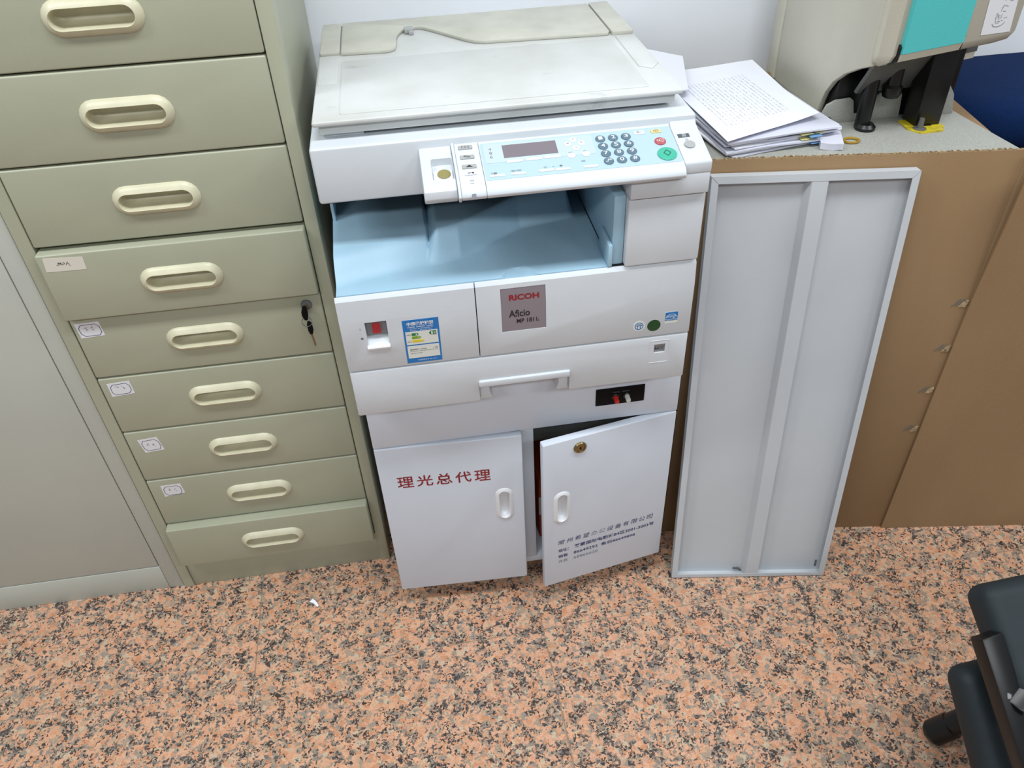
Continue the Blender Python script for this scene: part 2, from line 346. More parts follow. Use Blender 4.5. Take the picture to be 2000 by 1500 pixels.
def stadium(hw, hh, n=9):
    pts = []
    for sx, a0 in ((1, -90), (-1, 90)):
        for k in range(n+1):
            a = math.radians(a0+180*k/n); pts.append((sx*(hw-hh)+hh*math.cos(a), hh*math.sin(a)))
    return pts
def recess_pull(name, cx, cz, yf, hw, hh, m, parent, depth=.0200, proud=.0095, rim=.0110, vertical=False):
    bm = bmesh.new(); loops = []
    for ins, w in ((0, 0), (.0004, -proud*.14), (rim*.45, -proud*.62), (rim*.86, -proud*.96), (rim*.95, -proud), (rim, -proud*.92), (rim+.0004, -proud*.3), (rim+.0014, depth*.45), (rim+.0035, depth*.85), (rim+.008 if not vertical else rim+.005, depth)):
        lp = stadium(hw-ins, hh-ins)
        if vertical: lp = [(-b, a) for a, b in lp]
        loops.append([(cx+a, yf+w, cz+b) for a, b in lp])
    loft_bm(bm, loops, cap0=False); return finish(name, bm, m, parent, smooth=50)
def drawer(k, zlo, zhi, yf, hz, label=None):
    """one drawer front with its recessed pull; yf is its front plane"""
    d = finish('drawer', (lambda b: (bbox(b, XL+.0008, XR-.0008, yf, yf+.05, zlo, zhi, .0035, 3, sel=lambda c: abs(c.y-yf) < 1e-4 or (abs(c.x-XL) < .002 or abs(c.x-XR) < .002)), b)[1])(bmesh.new()), M_CAB, cab)
    cb = bmesh.new(); loft_bm(cb, [[(-.257+a, yf-.01, hz+b) for a, b in stadium(.0580, .0170)], [(-.257+a, yf+.027, hz+b) for a, b in stadium(.0580, .0170)]]); cut(d, [cb])
    recess_pull('recessed_pull', -.257, hz, yf, .066, .0245, M_CREAM, d)
    if label: d['label'] = label
    return d
drawers = {}
for k in range(0, 11):                      # k = 0 is the second drawer from the floor
    lo, hi = ZB+k*HD+.0016, ZB+(k+1)*HD-.0016
    yf = YC-.0005
    if k == 4: yf = YC-.0130
    drawers[k] = drawer(k, lo, hi-(.004 if k == 4 else 0), yf, (lo+hi)/2+(-.004 if k == 4 else 0))
drawers[-1] = drawer(-1, .0925, ZB-.0016, YC-.0185, .149)
def onfront(yf): return lambda a, b, h: (a, yf-h, b)
# paper stickers with pencilled words on the drawers
def card(dk, pts, m, border=True, scrib=2):
    yf = YC-.0005 if dk not in (4, -1) else YC-.0130
    d = drawers[dk]; fn = onfront(yf)
    cx = sum(p[0] for p in pts)/4; cz = sum(p[1] for p in pts)/4
    c = patch('paper_sticker', pts, m, d, .0004, fn)
    # everything printed on it is one piece of ink
    bm = bmesh.new(); (ax, az), (bx, bz), _, (dx, dz) = pts
    ux = Vector((bx-ax, bz-az)); vx = Vector((dx-ax, dz-az))
    def W2(s, t): q = Vector((ax, az))+ux*s+vx*t; return q
    def stroke(a, b, w):
        a = W2(*a); b = W2(*b); t = (b-a).normalized()*w; n_ = Vector((-t.y, t.x))
        vs4 = [bm.verts.new((q.x, yf-.00055, q.y)) for q in (a-n_, b-n_, b+n_, a+n_)]; bm.faces.new(vs4)
    if border:
        o8 = [(.22, .13), (.80, .13), (.93, .32), (.93, .70), (.80, .89), (.22, .89), (.09, .70), (.09, .32)]
        for i in range(8): stroke(o8[i], o8[(i+1) % 8], .0005)
        finish('printed_border', bm, M_INKBLUE, d, smooth=0); bm = bmesh.new()
    rr = random.Random(dk+50)
    for g in range(scrib):
        s0 = (.30+.26*g) if border else (.30+.085*g)
        for q in range(5):
            a = (s0+rr.uniform(0, .11 if border else .06), .36+rr.uniform(-.06, .14)); b = (a[0]+rr.uniform(-.05, .07), a[1]+rr.uniform(-.12, .16)); stroke(a, b, .00035)
    finish('pencil_writing', bm, M_INKG if border else M_INKB, d, smooth=0)
card(4, [(-.4537, .8611), (-.3941, .8576), (-.3952, .8351), (-.4566, .8361)], M_STICK, False, 4)
card(3, [(-.4595, .7271), (-.4192, .7278), (-.4177, .6987), (-.4574, .6967)], M_STICKW)
card(2, [(-.4526, .5944), (-.4127, .5966), (-.4116, .5674), (-.4524, .5641)], M_STICKW)
card(1, [(-.4453, .4534), (-.4083, .4564), (-.4034, .4227), (-.4401, .4196)], M_STICKW)
card(0, [(-.4421, .3261), (-.4030, .3261), (-.4005, .2999), (-.4419, .2941)], M_STICKW)
lathe('lock', (-.0740, YC-.0005, .716), (0, -1, 0), [(.0095, 0), (.0095, .003), (.008, .0045), (.0045, .0048)], M_GUARD, drawers[3])
# keys hanging from the drawer lock
kr = thing('key_ring', 'two black headed keys on a ring hanging in the drawer lock', 'keys', (-.0762, YC-.016, .700))
prism('key_head', [(-.0825, .712), (-.079, .7225), (-.073, .7225), (-.0715, .712), (-.0725, .702), (-.0745, .6955), (-.0795, .6955), (-.0825, .704)], 'y', YC-.021, YC-.013, M_BLACK, kr, bev=.0018)
tube('key_blade', (-.0748, YC-.014, .716), (-.0742, YC-.0055, .716), .0032, M_STEEL, kr)
bm = bmesh.new()
for i in range(24):
    a0, a1 = 2*math.pi*i/24, 2*math.pi*(i+1)/24
    P = lambda a: (-.0772+.0085*math.cos(a), YC-.0165+.002*math.sin(a), .6905+.0085*math.sin(a))
    tube_bm(bm, P(a0), P(a1), .0007, n=6, cap=False)
finish('split_ring', bm, M_CHROME, kr)
prism('key_head', [(-.0770, .690), (-.0735, .6905), (-.0700, .686), (-.0695, .672), (-.0715, .664), (-.0765, .663), (-.0785, .671), (-.0785, .684)], 'y', YC-.0185, YC-.0125, M_BLACK, kr, bev=.0018)
prism('key_blade', [(-.0758, .664), (-.0728, .664), (-.0708, .640), (-.0722, .6355), (-.0738, .640)], 'y', YC-.0165, YC-.0148, M_STEEL, kr)

# ------------------------------------------------------------------ tall locker further left
lk = thing('steel_locker', 'tall pale grey green steel locker with a plain door at the left edge', 'locker', (-.95, .139, 0))
LX1 = -.4915
box('body', -1.42, LX1, .1445, .57, .0, 1.60, M_CAB2, lk, bev=.002)
box('stile', -.5225, LX1, .1385, .1445, 0, 1.60, M_CAB2, lk, bev=.0012)
box('stile', -1.42, -1.392, .1385, .1445, 0, 1.60, M_CAB2, lk, bev=.0012)
box('plinth', -1.391, -.5235, .1390, .1445, 0, .0745, M_CAB2, lk, bev=.001)
box('door', -1.390, -.5245, .1392, .1443, .0775, 1.57, M_CAB2, lk, bev=.0016)
box('top_rail', -1.391, -.5235, .139, .1445, 1.572, 1.60, M_CAB2, lk, bev=.001)

# ------------------------------------------------------------------ copier stand (white two-door cabinet on casters)
PSI = .0049
PO = (.275, 0, 0)
st = thing('copier_stand', 'white wooden two door stand carrying the copier with one door ajar', 'cabinet', PO, PSI)
SX0, SX1, SD = .0050, .5715, .485
box('front_rail', SX0, SX1, 0, .016, .4785, .6035, M_STAND, st, bev=.002)
box('side_panel', SX0+.001, SX0+.017, .017, SD, .076, .6035, M_STAND, st)
box('side_panel', SX1-.017, SX1-.001, .017, SD, .076, .6035, M_STAND, st)
box('top_panel', SX0+.017, SX1-.017, .017, SD, .588, .6035, M_STAND, st)
box('bottom_panel', SX0+.017, SX1-.017, .0175, SD, .070, .086, M_STAND, st)
box('back_panel', SX0+.017, SX1-.017, SD-.006, SD, .086, .588, M_SHADE, st, bev=0)  # blackened to paint the shade at the back of the stand
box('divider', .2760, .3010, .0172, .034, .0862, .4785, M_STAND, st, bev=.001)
for q0, q1 in ((SX0+.0172, SX0+.0192), (SX1-.0192, SX1-.0172)): box('shade_lining', q0, q1, .030, SD-.0065, .0862, .5878, M_SHADE, st, bev=0)  # added black sheets, their colour stands for the shade inside the stand
box('shade_lining', SX0+.0195, SX1-.0195, .030, SD-.0065, .5855, .5878, M_SHADE, st, bev=0)  # one more added sheet, paints shade beneath the top
box('shelf', SX0+.0197, SX1-.0197, .10, SD-.007, .350, .362, M_GUARD, st, bev=.001)  # grey colour darkens the shelf to match the shaded inside
for cx_, cy_ in ((.05, .09), (.525, .09), (.05, .42), (.525, .42)):
    w_ = lathe('caster_wheel', (cx_-.011, cy_, .026), (1, 0, 0), [(.012, 0), (.024, .001), (.026, .004), (.026, .018), (.024, .021), (.012, .022)], M_BLACKM, st)
    box('caster_fork', cx_-.016, cx_+.016, cy_-.014, cy_+.014, .0545, .0698, M_GUARD, st)
# control plate with two push knobs
box('control_plate', .4140, .5045, -.0022, .0002, .5155, .5545, M_BLACK, st, bev=.0012)
pl = [c for c in st.children if c.name.startswith('control_plate')][0]
for kx, mm in ((.4500, M_RKNOB), (.4710, M_WKNOB)):
    lathe('collar', (kx, -.0022, .5340), (0, -1, 0), [(.0068, 0), (.0068, .0012), (.0055, .0022)], M_BLACKM, pl, n=20)
    lathe('push_knob', (kx, -.0040, .5340), (0, -1, -.12), [(.0044, 0), (.0046, .0105), (.0040, .0128), (.002, .0132)], mm, pl, n=18)
text('lettering', 'ON  OFF', M_INKG, pl, lambda a, b, h: (a, -.0022-h, b), .4445, .4760, .5435, .5460)
DZ0, DZ1, DT = .0582, .4760, .016
def door(name, hinge, ang, width, sgn, hu, lettering):
    """door mesh runs from its hinge line along sgn*x; hu = pull position measured from the hinge"""
    o = finish('door', (lambda b: (bbox(b, 0 if sgn > 0 else -width, width if sgn > 0 else 0, 0, DT, DZ0, DZ1, .0028, 3), b)[1])(bmesh.new()), M_STAND, st, org=Vector((0, 0, 0)))
    ORG[o.name] = Vector((0, 0, 0))
    cb = bmesh.new(); loft_bm(cb, [[(sgn*hu-b, -.01, .297+a) for a, b in stadium(.039, .0125)], [(sgn*hu-b, .0125, .297+a) for a, b in stadium(.039, .0125)]])
    cut(o, [cb])
    h = recess_pull('recessed_pull', sgn*hu, .297, 0, .0455, .0175, M_BTNW, o, depth=.011, proud=.0035, rim=.0075, vertical=True)
    lettering(o)
    o.location = (hinge[0]-PO[0], hinge[1], 0); o.rotation_euler = (0, 0, ang)
    return o
flat = lambda a, b, h: (a, -h, b)
def let_left(o):
    for i, ch in enumerate('理光总代理'):
        x = .0318+i*.0364
        text('lettering', ch, M_INKR, o, flat, x, x+.0305, .3715+i*-.0005, .4005-i*.0005, bold=.012)
def let_right(o):
    n = '常州希望办公设备有限公司'
    fade = {4: M_INKFADE, 5: M_INKFADE}
    w = (.2378-.0225)/12
    for i, ch in enumerate(n):
        x = -.2378+i*w
        text('lettering', ch, fade.get(i, M_INKBLUE), o, flat, x, x+w*.80, .1850, .1985, shear=.15, bold=.0)
    text('lettering', '地址：', M_INKBLUE, o, flat, -.2378, -.2150, .1612, .1710, bold=.015)
    text('lettering', '莱蒙国际电脑城B4区3001-3003号', M_INKBLUE, o, flat, -.2024, -.0222, .1615, .1725, bold=.015)
    text('lettering', '销售', M_INKBLUE, o, flat, -.2378, -.2170, .1425, .1520, bold=.012)
    text('lettering', '86649292', M_INKBLUE, o, flat, -.2037, -.1497, .1430, .1515, bold=.010)
    text('lettering', '售后86649898', M_INKBLUE, o, flat, -.1423, -.0643, .1430, .1528, bold=.012)
    text('lettering', '传真', M_INKFADE, o, flat, -.2378, -.2169, .1260, .1350, bold=.0)
    text('lettering', '68866620', M_INKFADE, o, flat, -.2035, -.1492, .1263, .1345, bold=.0)
    # brass cam lock
    lathe('cam_lock', (-.1953, 0, .4500), (0, -1, 0), [(.0125, 0), (.0128, .002), (.0112, .0042), (.0085, .0046), (.0082, .0035), (.0020, .0035)], M_BRASS, o, n=30)
    box('keyhole', -.1966, -.1940, -.0044, -.0034, .4475, .4525, M_BLACK, o, bev=0)
door('door', (.0050, 0), -math.atan2(.0115, .27), .2705, 1, .2315, let_left)
door('door', (.5715, 0), math.atan2(.0462, .263), .2680, -1, .2300, let_right)
# things kept inside the stand
ob = thing('toner_carton', 'orange red carton with a white label inside the open stand', 'box', (.345, .12, .0862), .1)
box('carton', .311, .395, .07, .20, .0862, .270, M_ORANGE, ob, bev=.002)
box('carton_label', .3106, .340, .0695, .0704, .160, .215, M_LABW, ob, bev=0)

# ------------------------------------------------------------------ copier
cp = thing('photocopier', 'white office photocopier with blue paper output tray standing on the white stand', 'photocopier', PO, PSI)
YP = -.0552; CX0, CX1 = 0.0, .5515
for fx in (.05, .50):
    for fy in (.03, .42): lathe('rubber_foot', (fx, fy, .6036), (0, 0, 1), [(.014, 0), (.014, .006)], M_BLACK, cp, n=16)
box('lower_body', .004, .5475, .000, .505, .6095, .8260, M_PW, cp, bev=.004)
# cassette front with gripping notch
tr = prism('cassette_front', [(CX0, .609), (.2030, .609), (.2030, .6415), (.3530, .6415), (.3530, .609), (CX1, .609), (CX1, .7003), (CX0, .7003)], 'y', YP, YP+.052, M_PW, cp, bev=.003)
cb = bmesh.new(); bbox(cb, .4950, .5140, YP-.01, YP+.0035, .6665, .6840); cut(tr, [cb])
box('grip_lip', .2015, .3545, YP-.0042, YP+.004, .6405, .6540, M_PW, tr, bev=.003, seg=3)
bm = bmesh.new(); bbox(bm, .2032, .3528, YP+.048, YP+.0515, .6092, .6414)
finish('grip_back', bm, M_PW, tr)
prism('grip_cheek', [(.2034, .6092), (.2250, .6092), (.2200, .6230), (.2190, .6410), (.2034, .6410)], 'y', YP+.006, YP+.0475, M_PW, tr, bev=.001)
prism('grip_cheek', [(.3526, .6092), (.3310, .6092), (.3360, .6230), (.3370, .6410), (.3526, .6410)], 'y', YP+.006, YP+.0475, M_PW, tr, bev=.001)
fnf = lambda a, b, h: (a, YP-h, b)
for q in (rect(.4880, .5205, .6917, .6921), rect(.4880, .5205, .6465, .6469), rect(.4878, .4881, .6465, .6921), rect(.5204, .5207, .6465, .6921)):
    patch('size_window_border', q, M_BTNW, tr, .0006, fnf)
box('size_card', .4953, .5137, YP+.0024, YP+.0034, .6668, .6838, M_GREY, tr, bev=0)
text('lettering', 'A4', M_INKB, tr, lambda a, b, h: (a, YP+.0024-h, b), .4962, .5040, .6710, .6775, bold=.02)
patch('size_icon', rect(.5052, .5122, .6708, .6778), M_INKG, tr, .0004, lambda a, b, h: (a, YP+.0022-h, b))
# front covers: upper third leans back a little
PROF = [(YP+.028, .7030), (YP, .7030), (YP, .7966), (YP+.0032, .8310), (YP+.0080, .8372), (YP+.0092, .8372), (YP+.0092, .8262), (YP+.028, .8262)]
fl_ = prism('front_cover', PROF, 'x', CX0, .2068, M_PW, cp, bev=.0022)
fr_ = prism('front_cover', PROF, 'x', .2084, CX1, M_PW, cp, bev=.0022)
def fcv(a, b, h):
    if b <= .7966: return (a, YP-h, b)
    return (a, YP+(b-.7966)*.093-h, b)
# power switch pocket
cb = bmesh.new(); prism_bm(cb, [(YP-.01, .7925), (YP+.016, .7925), (YP+.016, .7600), (YP-.01, .7420)], 'x', .0372, .0700); cut(fl_, [cb])
sw = box('switch_bezel', .0382, .0690, YP+.0125, YP+.0158, .7595, .7915, M_GREY, cp, bev=.0006)
box('rocker_frame', .0455, .0612, YP+.0095, YP+.0125, .7655, .7862, M_GREY, sw, bev=.0008)
prism('rocker', [(YP+.0095, .7672), (YP+.0058, .7672), (YP+.0078, .7845), (YP+.0095, .7845)], 'x', .0470, .0597, M_SWRED, sw, bev=.0005)
prism('pocket_lip', [(YP-.0028, .7415), (YP-.0042, .7465), (YP-.001, .7500), (YP+.004, .7500), (YP+.004, .7400), (YP+.0002, .7390)], 'x', .0355, .0708, M_BTNW, sw, bev=.001)
text('lettering', 'I', M_INKG, cp, fcv, .0290, .0296, .7800, .7835); patch('off_mark', circ(.0300, .7645, .0020), M_INKG, cp, .0003, fcv)
# energy label
el = patch('energy_label', [(.0931, .7885), (.1485, .7888), (.1477, .7069), (.0927, .7069)][::-1], M_LABB, cp, .0004, fcv)
def fe(a, b, h): return fcv(.0930+a*.0550, .7069+b*.0818, .0005+h)
patch('label_panel', rect(.05, .95, .435, .735), M_LABW, el, .0002, fe)
patch('label_panel', rect(.05, .95, .115, .405), M_LABW, el, .0002, fe)
text('lettering', '中国能效标识', M_INKW, el, fe, .12, .86, .865, .955, h=.0003, bold=.03)
text('lettering', 'CHINA  ENERGY  LABEL', M_INKW, el, fe, .13, .85, .825, .852, h=.0003, bold=.02)
text('lettering', '生产者名称', M_INKW, el, fe, .19, .38, .785, .808, h=.0003); text('lettering', '理光图像技术有限公司', M_INKW, el, fe, .41, .82, .785, .808, h=.0003)
text('lettering', '规格型号', M_INKW, el, fe, .19, .38, .748, .770, h=.0003); text('lettering', 'Aficio MP 1811L', M_INKW, el, fe, .46, .82, .748, .770, h=.0003)
for q, (x1_, z, mm, ch) in enumerate(((.42, .670, M_G1, '1'), (.48, .595, M_G2, '2'), (.56, .515, M_G3, '3'))):
    patch('grade_arrow', [(.22, z-.028), (x1_-.05, z-.028), (x1_, z), (x1_-.05, z+.028), (.22, z+.028)], mm, el, .0003, lambda a, b, h: fe(a, b, .0002+h))
    text('lettering', ch, M_INKW, el, fe, x1_-.085, x1_-.055, z-.018, z+.018, h=.0007, bold=.03)
patch('grade_arrow', [(.70, .670), (.76, .715), (.91, .715), (.91, .625), (.76, .625)], M_G1, el, .0003, lambda a, b, h: fe(a, b, .0002+h))
text('lettering', '1', M_INKW, el, fe, .77, .81, .635, .705, h=.0007, bold=.04); text('lettering', '级', M_INKW, el, fe, .835, .895, .640, .700, h=.0007)
text('lettering', '能耗低', M_INKB, el, fe, .08, .19, .655, .680, h=.0004); text('lettering', '能耗高', M_INKB, el, fe, .08, .19, .495, .520, h=.0004)
text('lettering', '典型能耗 (kWh)', M_INKB, el, fe, .12, .58, .300, .335, h=.0004, bold=.01); text('lettering', '1.08', M_INKB, el, fe, .78, .90, .305, .335, h=.0004)
patch('rule_line', rect(.10, .90, .275, .281), M_INKG, el, .0002, lambda a, b, h: fe(a, b, .0002+h))
text('lettering', '待机功率', M_INKG, el, fe, .12, .46, .215, .240, h=.0004)
text('lettering', '依据国家标准 GB 21521', M_INKW, el, fe, .30, .84, .045, .075, h=.0003)
# badge
BX0, BX1, BZ0, BZ1 = .2456, .3152, .7452, .8235
cb = bmesh.new(); prism_bm(cb, [(YP-.01, BZ0), (YP+.0022, BZ0), (YP+.0022, .7966), (YP+.0022+.0265*.093, BZ1), (YP-.01, BZ1)], 'x', BX0, BX1); cut(fr_, [cb])
bd = prism('name_badge', [(YP+.0021, BZ0+.0004), (YP+.0006, BZ0+.0004), (YP+.0006, .7966), (YP+.0006+.0265*.093, BZ1-.0004), (YP+.0021+.0265*.093, BZ1-.0004)], 'x', BX0+.0004, BX1-.0004, M_BADGE, cp)
fb = lambda a, b, h: (a, fcv(a, b, 0)[1]+.0006-h, b)
text('lettering', 'RICOH', M_INKR, bd, fb, .2585, .3050, .8020, .8118, bold=.035)
text('lettering', 'Aficio', M_INKB, bd, fb, .2572, .2900, .7715, .7845, bold=.02)
text('lettering', 'MP 1811', M_INKB, bd, fb, .2690, .3010, .7595, .7675, bold=.02)
text('lettering', 'L', M_INKB, bd, fb, .3026, .3052, .7595, .7635)
# round and square stickers on the right cover
s1 = patch('round_emblem', circ(.4665, .7257, .0098), M_LABW, cp, .0003, fcv)
bm = bmesh.new()
for i in range(30):
    a0, a1 = 2*math.pi*i/30, 2*math.pi*(i+1)/30
    q = [bm.verts.new(fcv(.4665+r*math.cos(a), .7257+r*math.sin(a), .00045)) for r, a in ((.0058, a0), (.0072, a0), (.0072, a1), (.0058, a1))]; bm.faces.new(q)
for q in (rect(-.0052, .0052, .0005, .0019), rect(-.0030, -.0016, -.0050, .0010), rect(.0014, .0028, -.0050, .0010), rect(-.0035, .0035, .0028, .0040)):
    bm.faces.new([bm.verts.new(fcv(.4665+a, .7257+b, .00045)) for a, b in q])
finish('emblem_mark', bm, M_LABB, s1, smooth=0)
patch('green_dot', circ(.4913, .7236, .0110, sy=1.0), M_DG, cp, .0003, fcv)
s2 = patch('energy_sticker', rect(.5085, .5300, .7250, .7465), M_LABW, cp, .0002, fcv)
patch('sticker_field', rect(.5090, .5296, .7300, .7462), M_LABB, s2, .0003, lambda a, b, h: fcv(a, b, h+.0002))
bm = bmesh.new()
for i in range(24):
    a0, a1 = math.pi*(.06+.88*i/24), math.pi*(.06+.88*(i+1)/24)
    bm.faces.new([bm.verts.new(fcv(.5193+r*math.cos(a), .7335+.95*r*math.sin(a), .00065)) for r, a in ((.0092, a0), (.0099, a0), (.0099, a1), (.0092, a1))])
bm.faces.new([bm.verts.new(fcv(a, b, .00065)) for a, b in rect(.5090, .5296, .7325, .7330)])
finish('sticker_arc', bm, M_INKW, s2, smooth=0)
text('lettering', 'energy', M_INKW, s2, fcv, .5112, .5272, .7340, .7400, h=.00065, shear=.35)
text('lettering', 'ENERGY STAR', M_INKW, s2, fcv, .5108, .5278, .7306, .7321, h=.00065)
# right column
box('column_cover', .4370, CX1, YP, .35, .8388, .9508, M_PW, cp, bev=.0035, seg=3)
box('column_wall', .4190, .4366, YP+.012, .36, .8388, .9520, M_BLUE, cp, bev=.002)
box('column_step', .4120, .4189, YP+.006, .012, .8388, .8760, M_BLUE, cp, bev=.002)
box('rear_wall', .004, .4369, .345, .36, .8388, .9520, M_SHADE, cp, bev=0)  # colour blackened to paint shade at the back of the tray cavity
box('underside_shade', .006, .4360, .030, .345, .9500, .9534, M_SHADE, cp, bev=0)  # added black plate, paints the shade under the scanner
box('added_side_wall', .0035, .0085, .105, .345, .8388, .9498, M_BLUE, cp, bev=.001)  # wall added to keep light from the open left out of the cavity
box('exit_roller_bar', .30, .4185, .300, .320, .915, .949, M_BLACK, cp, bev=.004)
box('rear_body', .004, .5475, .36, .505, .8362, .9520, M_PW, cp, bev=.002)
# sculpted output tray
def sst(t): t = max(0, min(1, t)); return t*t*(3-2*t)
def zt(x, y):
    b = 0.0
    yb = -.026+.27*x
    rise = (y-yb)/.048
    blk = .031*sst(rise*.94) + max(0, y-yb-.048)*.16
    blk *= 1-sst((x-.1445)/.014)
    L_ = .022+.72*(x-.196) if x < .30 else .0969+.2*(x-.30)
    if x < .196: L_ = .022+.30*(x-.196)
    rdg = (.044*sst((y-L_)/.036)+max(0, y-L_-.06)*.03)*(1-sst((x-.383)/.016))*sst((x-.135)/.03)
    z = .8385+max(blk, rdg)
    q = ((x-.2778)/.0262)**2+((y-(YP+.0090))/.0265)**2      # finger scoop at the front edge
    if q < 1: z -= .0085*(1-q)**.5
    return z
bm = bmesh.new(); nx, ny = 190, 150; G = []
for i in range(nx+1):
    x = .0030+(.4180-.0030)*i/nx
    G.append([bm.verts.new((x, YP+.0095+(.345-YP-.0095)*j/ny, zt(x, YP+.0095+(.345-YP-.0095)*j/ny))) for j in range(ny+1)])
for i in range(nx):
    for j in range(ny): bm.faces.new((G[i][j], G[i+1][j], G[i+1][j+1], G[i][j+1]))
# skirt down to the body so the tray is solid
rim = [G[i][0] for i in range(nx+1)]+[G[nx][j] for j in range(1, ny+1)]+[G[i][ny] for i in range(nx-1, -1, -1)]+[G[0][j] for j in range(ny-1, 0, -1)]
low = [bm.verts.new((v.co.x, v.co.y, .8265)) for v in rim]
for i in range(len(rim)): k = (i+1) % len(rim); bm.faces.new((rim[i], rim[k], low[k], low[i]))
bm.faces.new(low)
ot = finish('output_tray', bm, M_BLUE, cp, smooth=50)
# scanner unit
box('scanner_body', -.001, .5525, .0205, .512, .9535, 1.0370, M_PW, cp, bev=.0045, seg=3)
def PP(x, v, h=0): return (x, .0057-v*.9642-h*.2653, 1.0211-v*.2653+h*.9642)
def pv(v, h=0): q = PP(0, v, h); return (q[1], q[2])
box('console_side_block', .4372, CX1, -.0616, .022, .9530, .985, M_PW, cp, bev=.002)
prism('console_end', [(.0215, .96), (.0215, 1.030), pv(-.012, -.001), pv(.0690, -.001), (-.0622, 1.000), (-.0622, .9845), (-.05, .9845)], 'x', .5125, CX1+.0005, M_PW, cp, bev=.002)
LIP = [(.0215, .958), (.0215, 1.0255), pv(-.012), pv(.0695), (-.0690, .9985), (-.0735, .9945), (-.0755, .9895), (-.0735, .9848), (-.066, .9815), (-.05, .979)]
co = prism('control_console', LIP, 'x', .2334, .5115, M_PW, cp, bev=.0012)
cl = prism('console_strip', LIP, 'x', .1990, .2330, M_PW, cp, bev=.0012)
prism('console_ridge', [(.0215, .958), (.0215, 1.0275)]+[pv(-.012, .002), pv(.0690, .002), (-.0725, .997), (-.0765, .990), (-.072, .982), (-.05, .977)], 'x', .1948, .1988, M_PW, cp, bev=.001)
nk = prism('stamp_nook', [(.0215, .958), (.0215, 1.0245), pv(-.012, -.0015), pv(.0650, -.0015), (-.0645, .997), (-.0655, .985), (-.058, .977), (-.04, .975)], 'x', .1490, .1946, M_PW, cp, bev=.0025)
cb = bmesh.new(); loft_bm(cb, [[PP(a, b, .01) for a, b in rrect(.1620, .1940, .008, .0560, .004)], [PP(a, b, -.012) for a, b in rrect(.1650, .1925, .012, .0540, .003)]]); cut(nk, [cb])
patch('nook_pad', rrect(.1655, .1915, .026, .0535, .002), M_BTNW, nk, .002, lambda a, b, h: PP(a, b, -.0119+h))
lathe('stamp_pad', PP(.1800, .034, -.0098), (0, -.2653, .9642), [(.0092, 0), (.0092, .0012), (.0084, .0018)], M_COIN, nk)
# blue overlay and its keys
patch('key_overlay', rrect(.2350, .5105, -.0105, .0672, .003), M_OVER, co, .0004, PP)
patch('display_frame', rrect(.2390, .3945, -.0075, .0330, .002), mat('overlay_frame', (200, 216, 224), .35), co, .0007, PP)
patch('lcd_screen', rect(.2655, .3420, -.0022, .0250), M_LCD, co, .0010, PP)
text('lettering', '4\n8\n6', M_INKG, co, lambda a, b, h: PP(a, -b, h), .2460, .2500, -.0230, -.0010, h=.0008)
def keyround(x, v, r, m, par, cap=None, hh=.0022, capm=None, name='round_key'):
    k = lathe(name, PP(x, v, .0004), (0, -.2653, .9642), [(r, 0), (r, hh*.55), (r*.86, hh*.9), (r*.45, hh)], m, par, n=24)
    if cap: text('lettering', cap, capm or M_INKW, k, lambda a, b, h: PP(a, -b, h), x-r*.42*(1.6 if len(cap) > 1 else 1), x+r*.42*(1.6 if len(cap) > 1 else 1), -v-r*.48, -v+r*.52, h=hh+.0006, bold=.01, org=ORG[k.name])
    return k
def keyrect(x, v, w, d, m, par, hh=.0018, name='bar_key', cap=None):
    bm = bmesh.new(); o8 = rrect(x-w/2, x+w/2, v-d/2, v+d/2, min(w, d)*.18, 3); i8 = rrect(x-w/2+.0005, x+w/2-.0005, v-d/2+.0005, v+d/2-.0005, min(w, d)*.16, 3)
    loft_bm(bm, [[PP(a, b, .0003) for a, b in o8], [PP(a, b, hh*.75) for a, b in o8], [PP(a, b, hh) for a, b in i8]])
    k = finish(name, bm, m, par)
    if cap: text('lettering', cap, M_INKB, k, lambda a, b, h: PP(a, -b, h), x-w*.25, x+w*.25, -v-d*.28, -v+d*.28, h=hh+.0003, org=ORG[k.name])
    return k
caps = ['1', '2', '3', '4', '5', '6', '7', '8', '9', './*', '0', '#']
for i, cptxt in enumerate(caps):
    r_, c_ = divmod(i, 3)
    keyround(.4060+.0186*c_+.0006*r_, .0046+.0161*r_, .0070, M_KEY, co, cptxt, name='number_key')
for (x, v) in ((.3672, .0004), (.3583, .0086), (.3779, .0088), (.3685, .0182)): keyround(x, v, .0050, M_BTNW, co, None, .0015, name='arrow_key')
for (x, v, cc, ang) in ((.3672, .0004, '∧', 0), (.3583, .0086, '<', 0), (.3779, .0088, '>', 0), (.3685, .0182, '∨', 0)):
    text('lettering', cc, M_INKG, co, lambda a, b, h: PP(a, -b, h), x-.0020, x+.0020, -v-.0014, -v+.0014, h=.0025)
for (x, v) in ((.3590, .0336), (.3797, .0332)): keyround(x, v, .0054, M_BTNW, co, None, .0015, name='ok_key')
text('lettering', 'ESC', M_INKG, co, lambda a, b, h: PP(a, -b, h), .3562, .3618, -.0275, -.0255, h=.0008); text('lettering', 'OK', M_INKG, co, lambda a, b, h: PP(a, -b, h), .3768, .3815, -.0270, -.0250, h=.0008)
keyround(.4916, .0500, .0136, M_GREEN, co, '◇', .0026, mat('ink_dgreen', (24, 92, 76), .5), name='start_key')
keyround(.4890, .0220, .0080, M_RED, co, 'C/⊘', .0024, name='clear_key')
keyrect(.4640, -.0008, .0158, .0070, M_BTNW, co, name='sort_key', cap='◎/✓'); keyrect(.4884, -.0006, .0150, .0072, M_BTNY, co, name='interrupt_key', cap='⊙')
for x, v in ((.2792, .0335), (.3058, .0328), (.3323, .0322)): keyrect(x, v, .0225, .0050, M_BTNW, co, name='select_key')
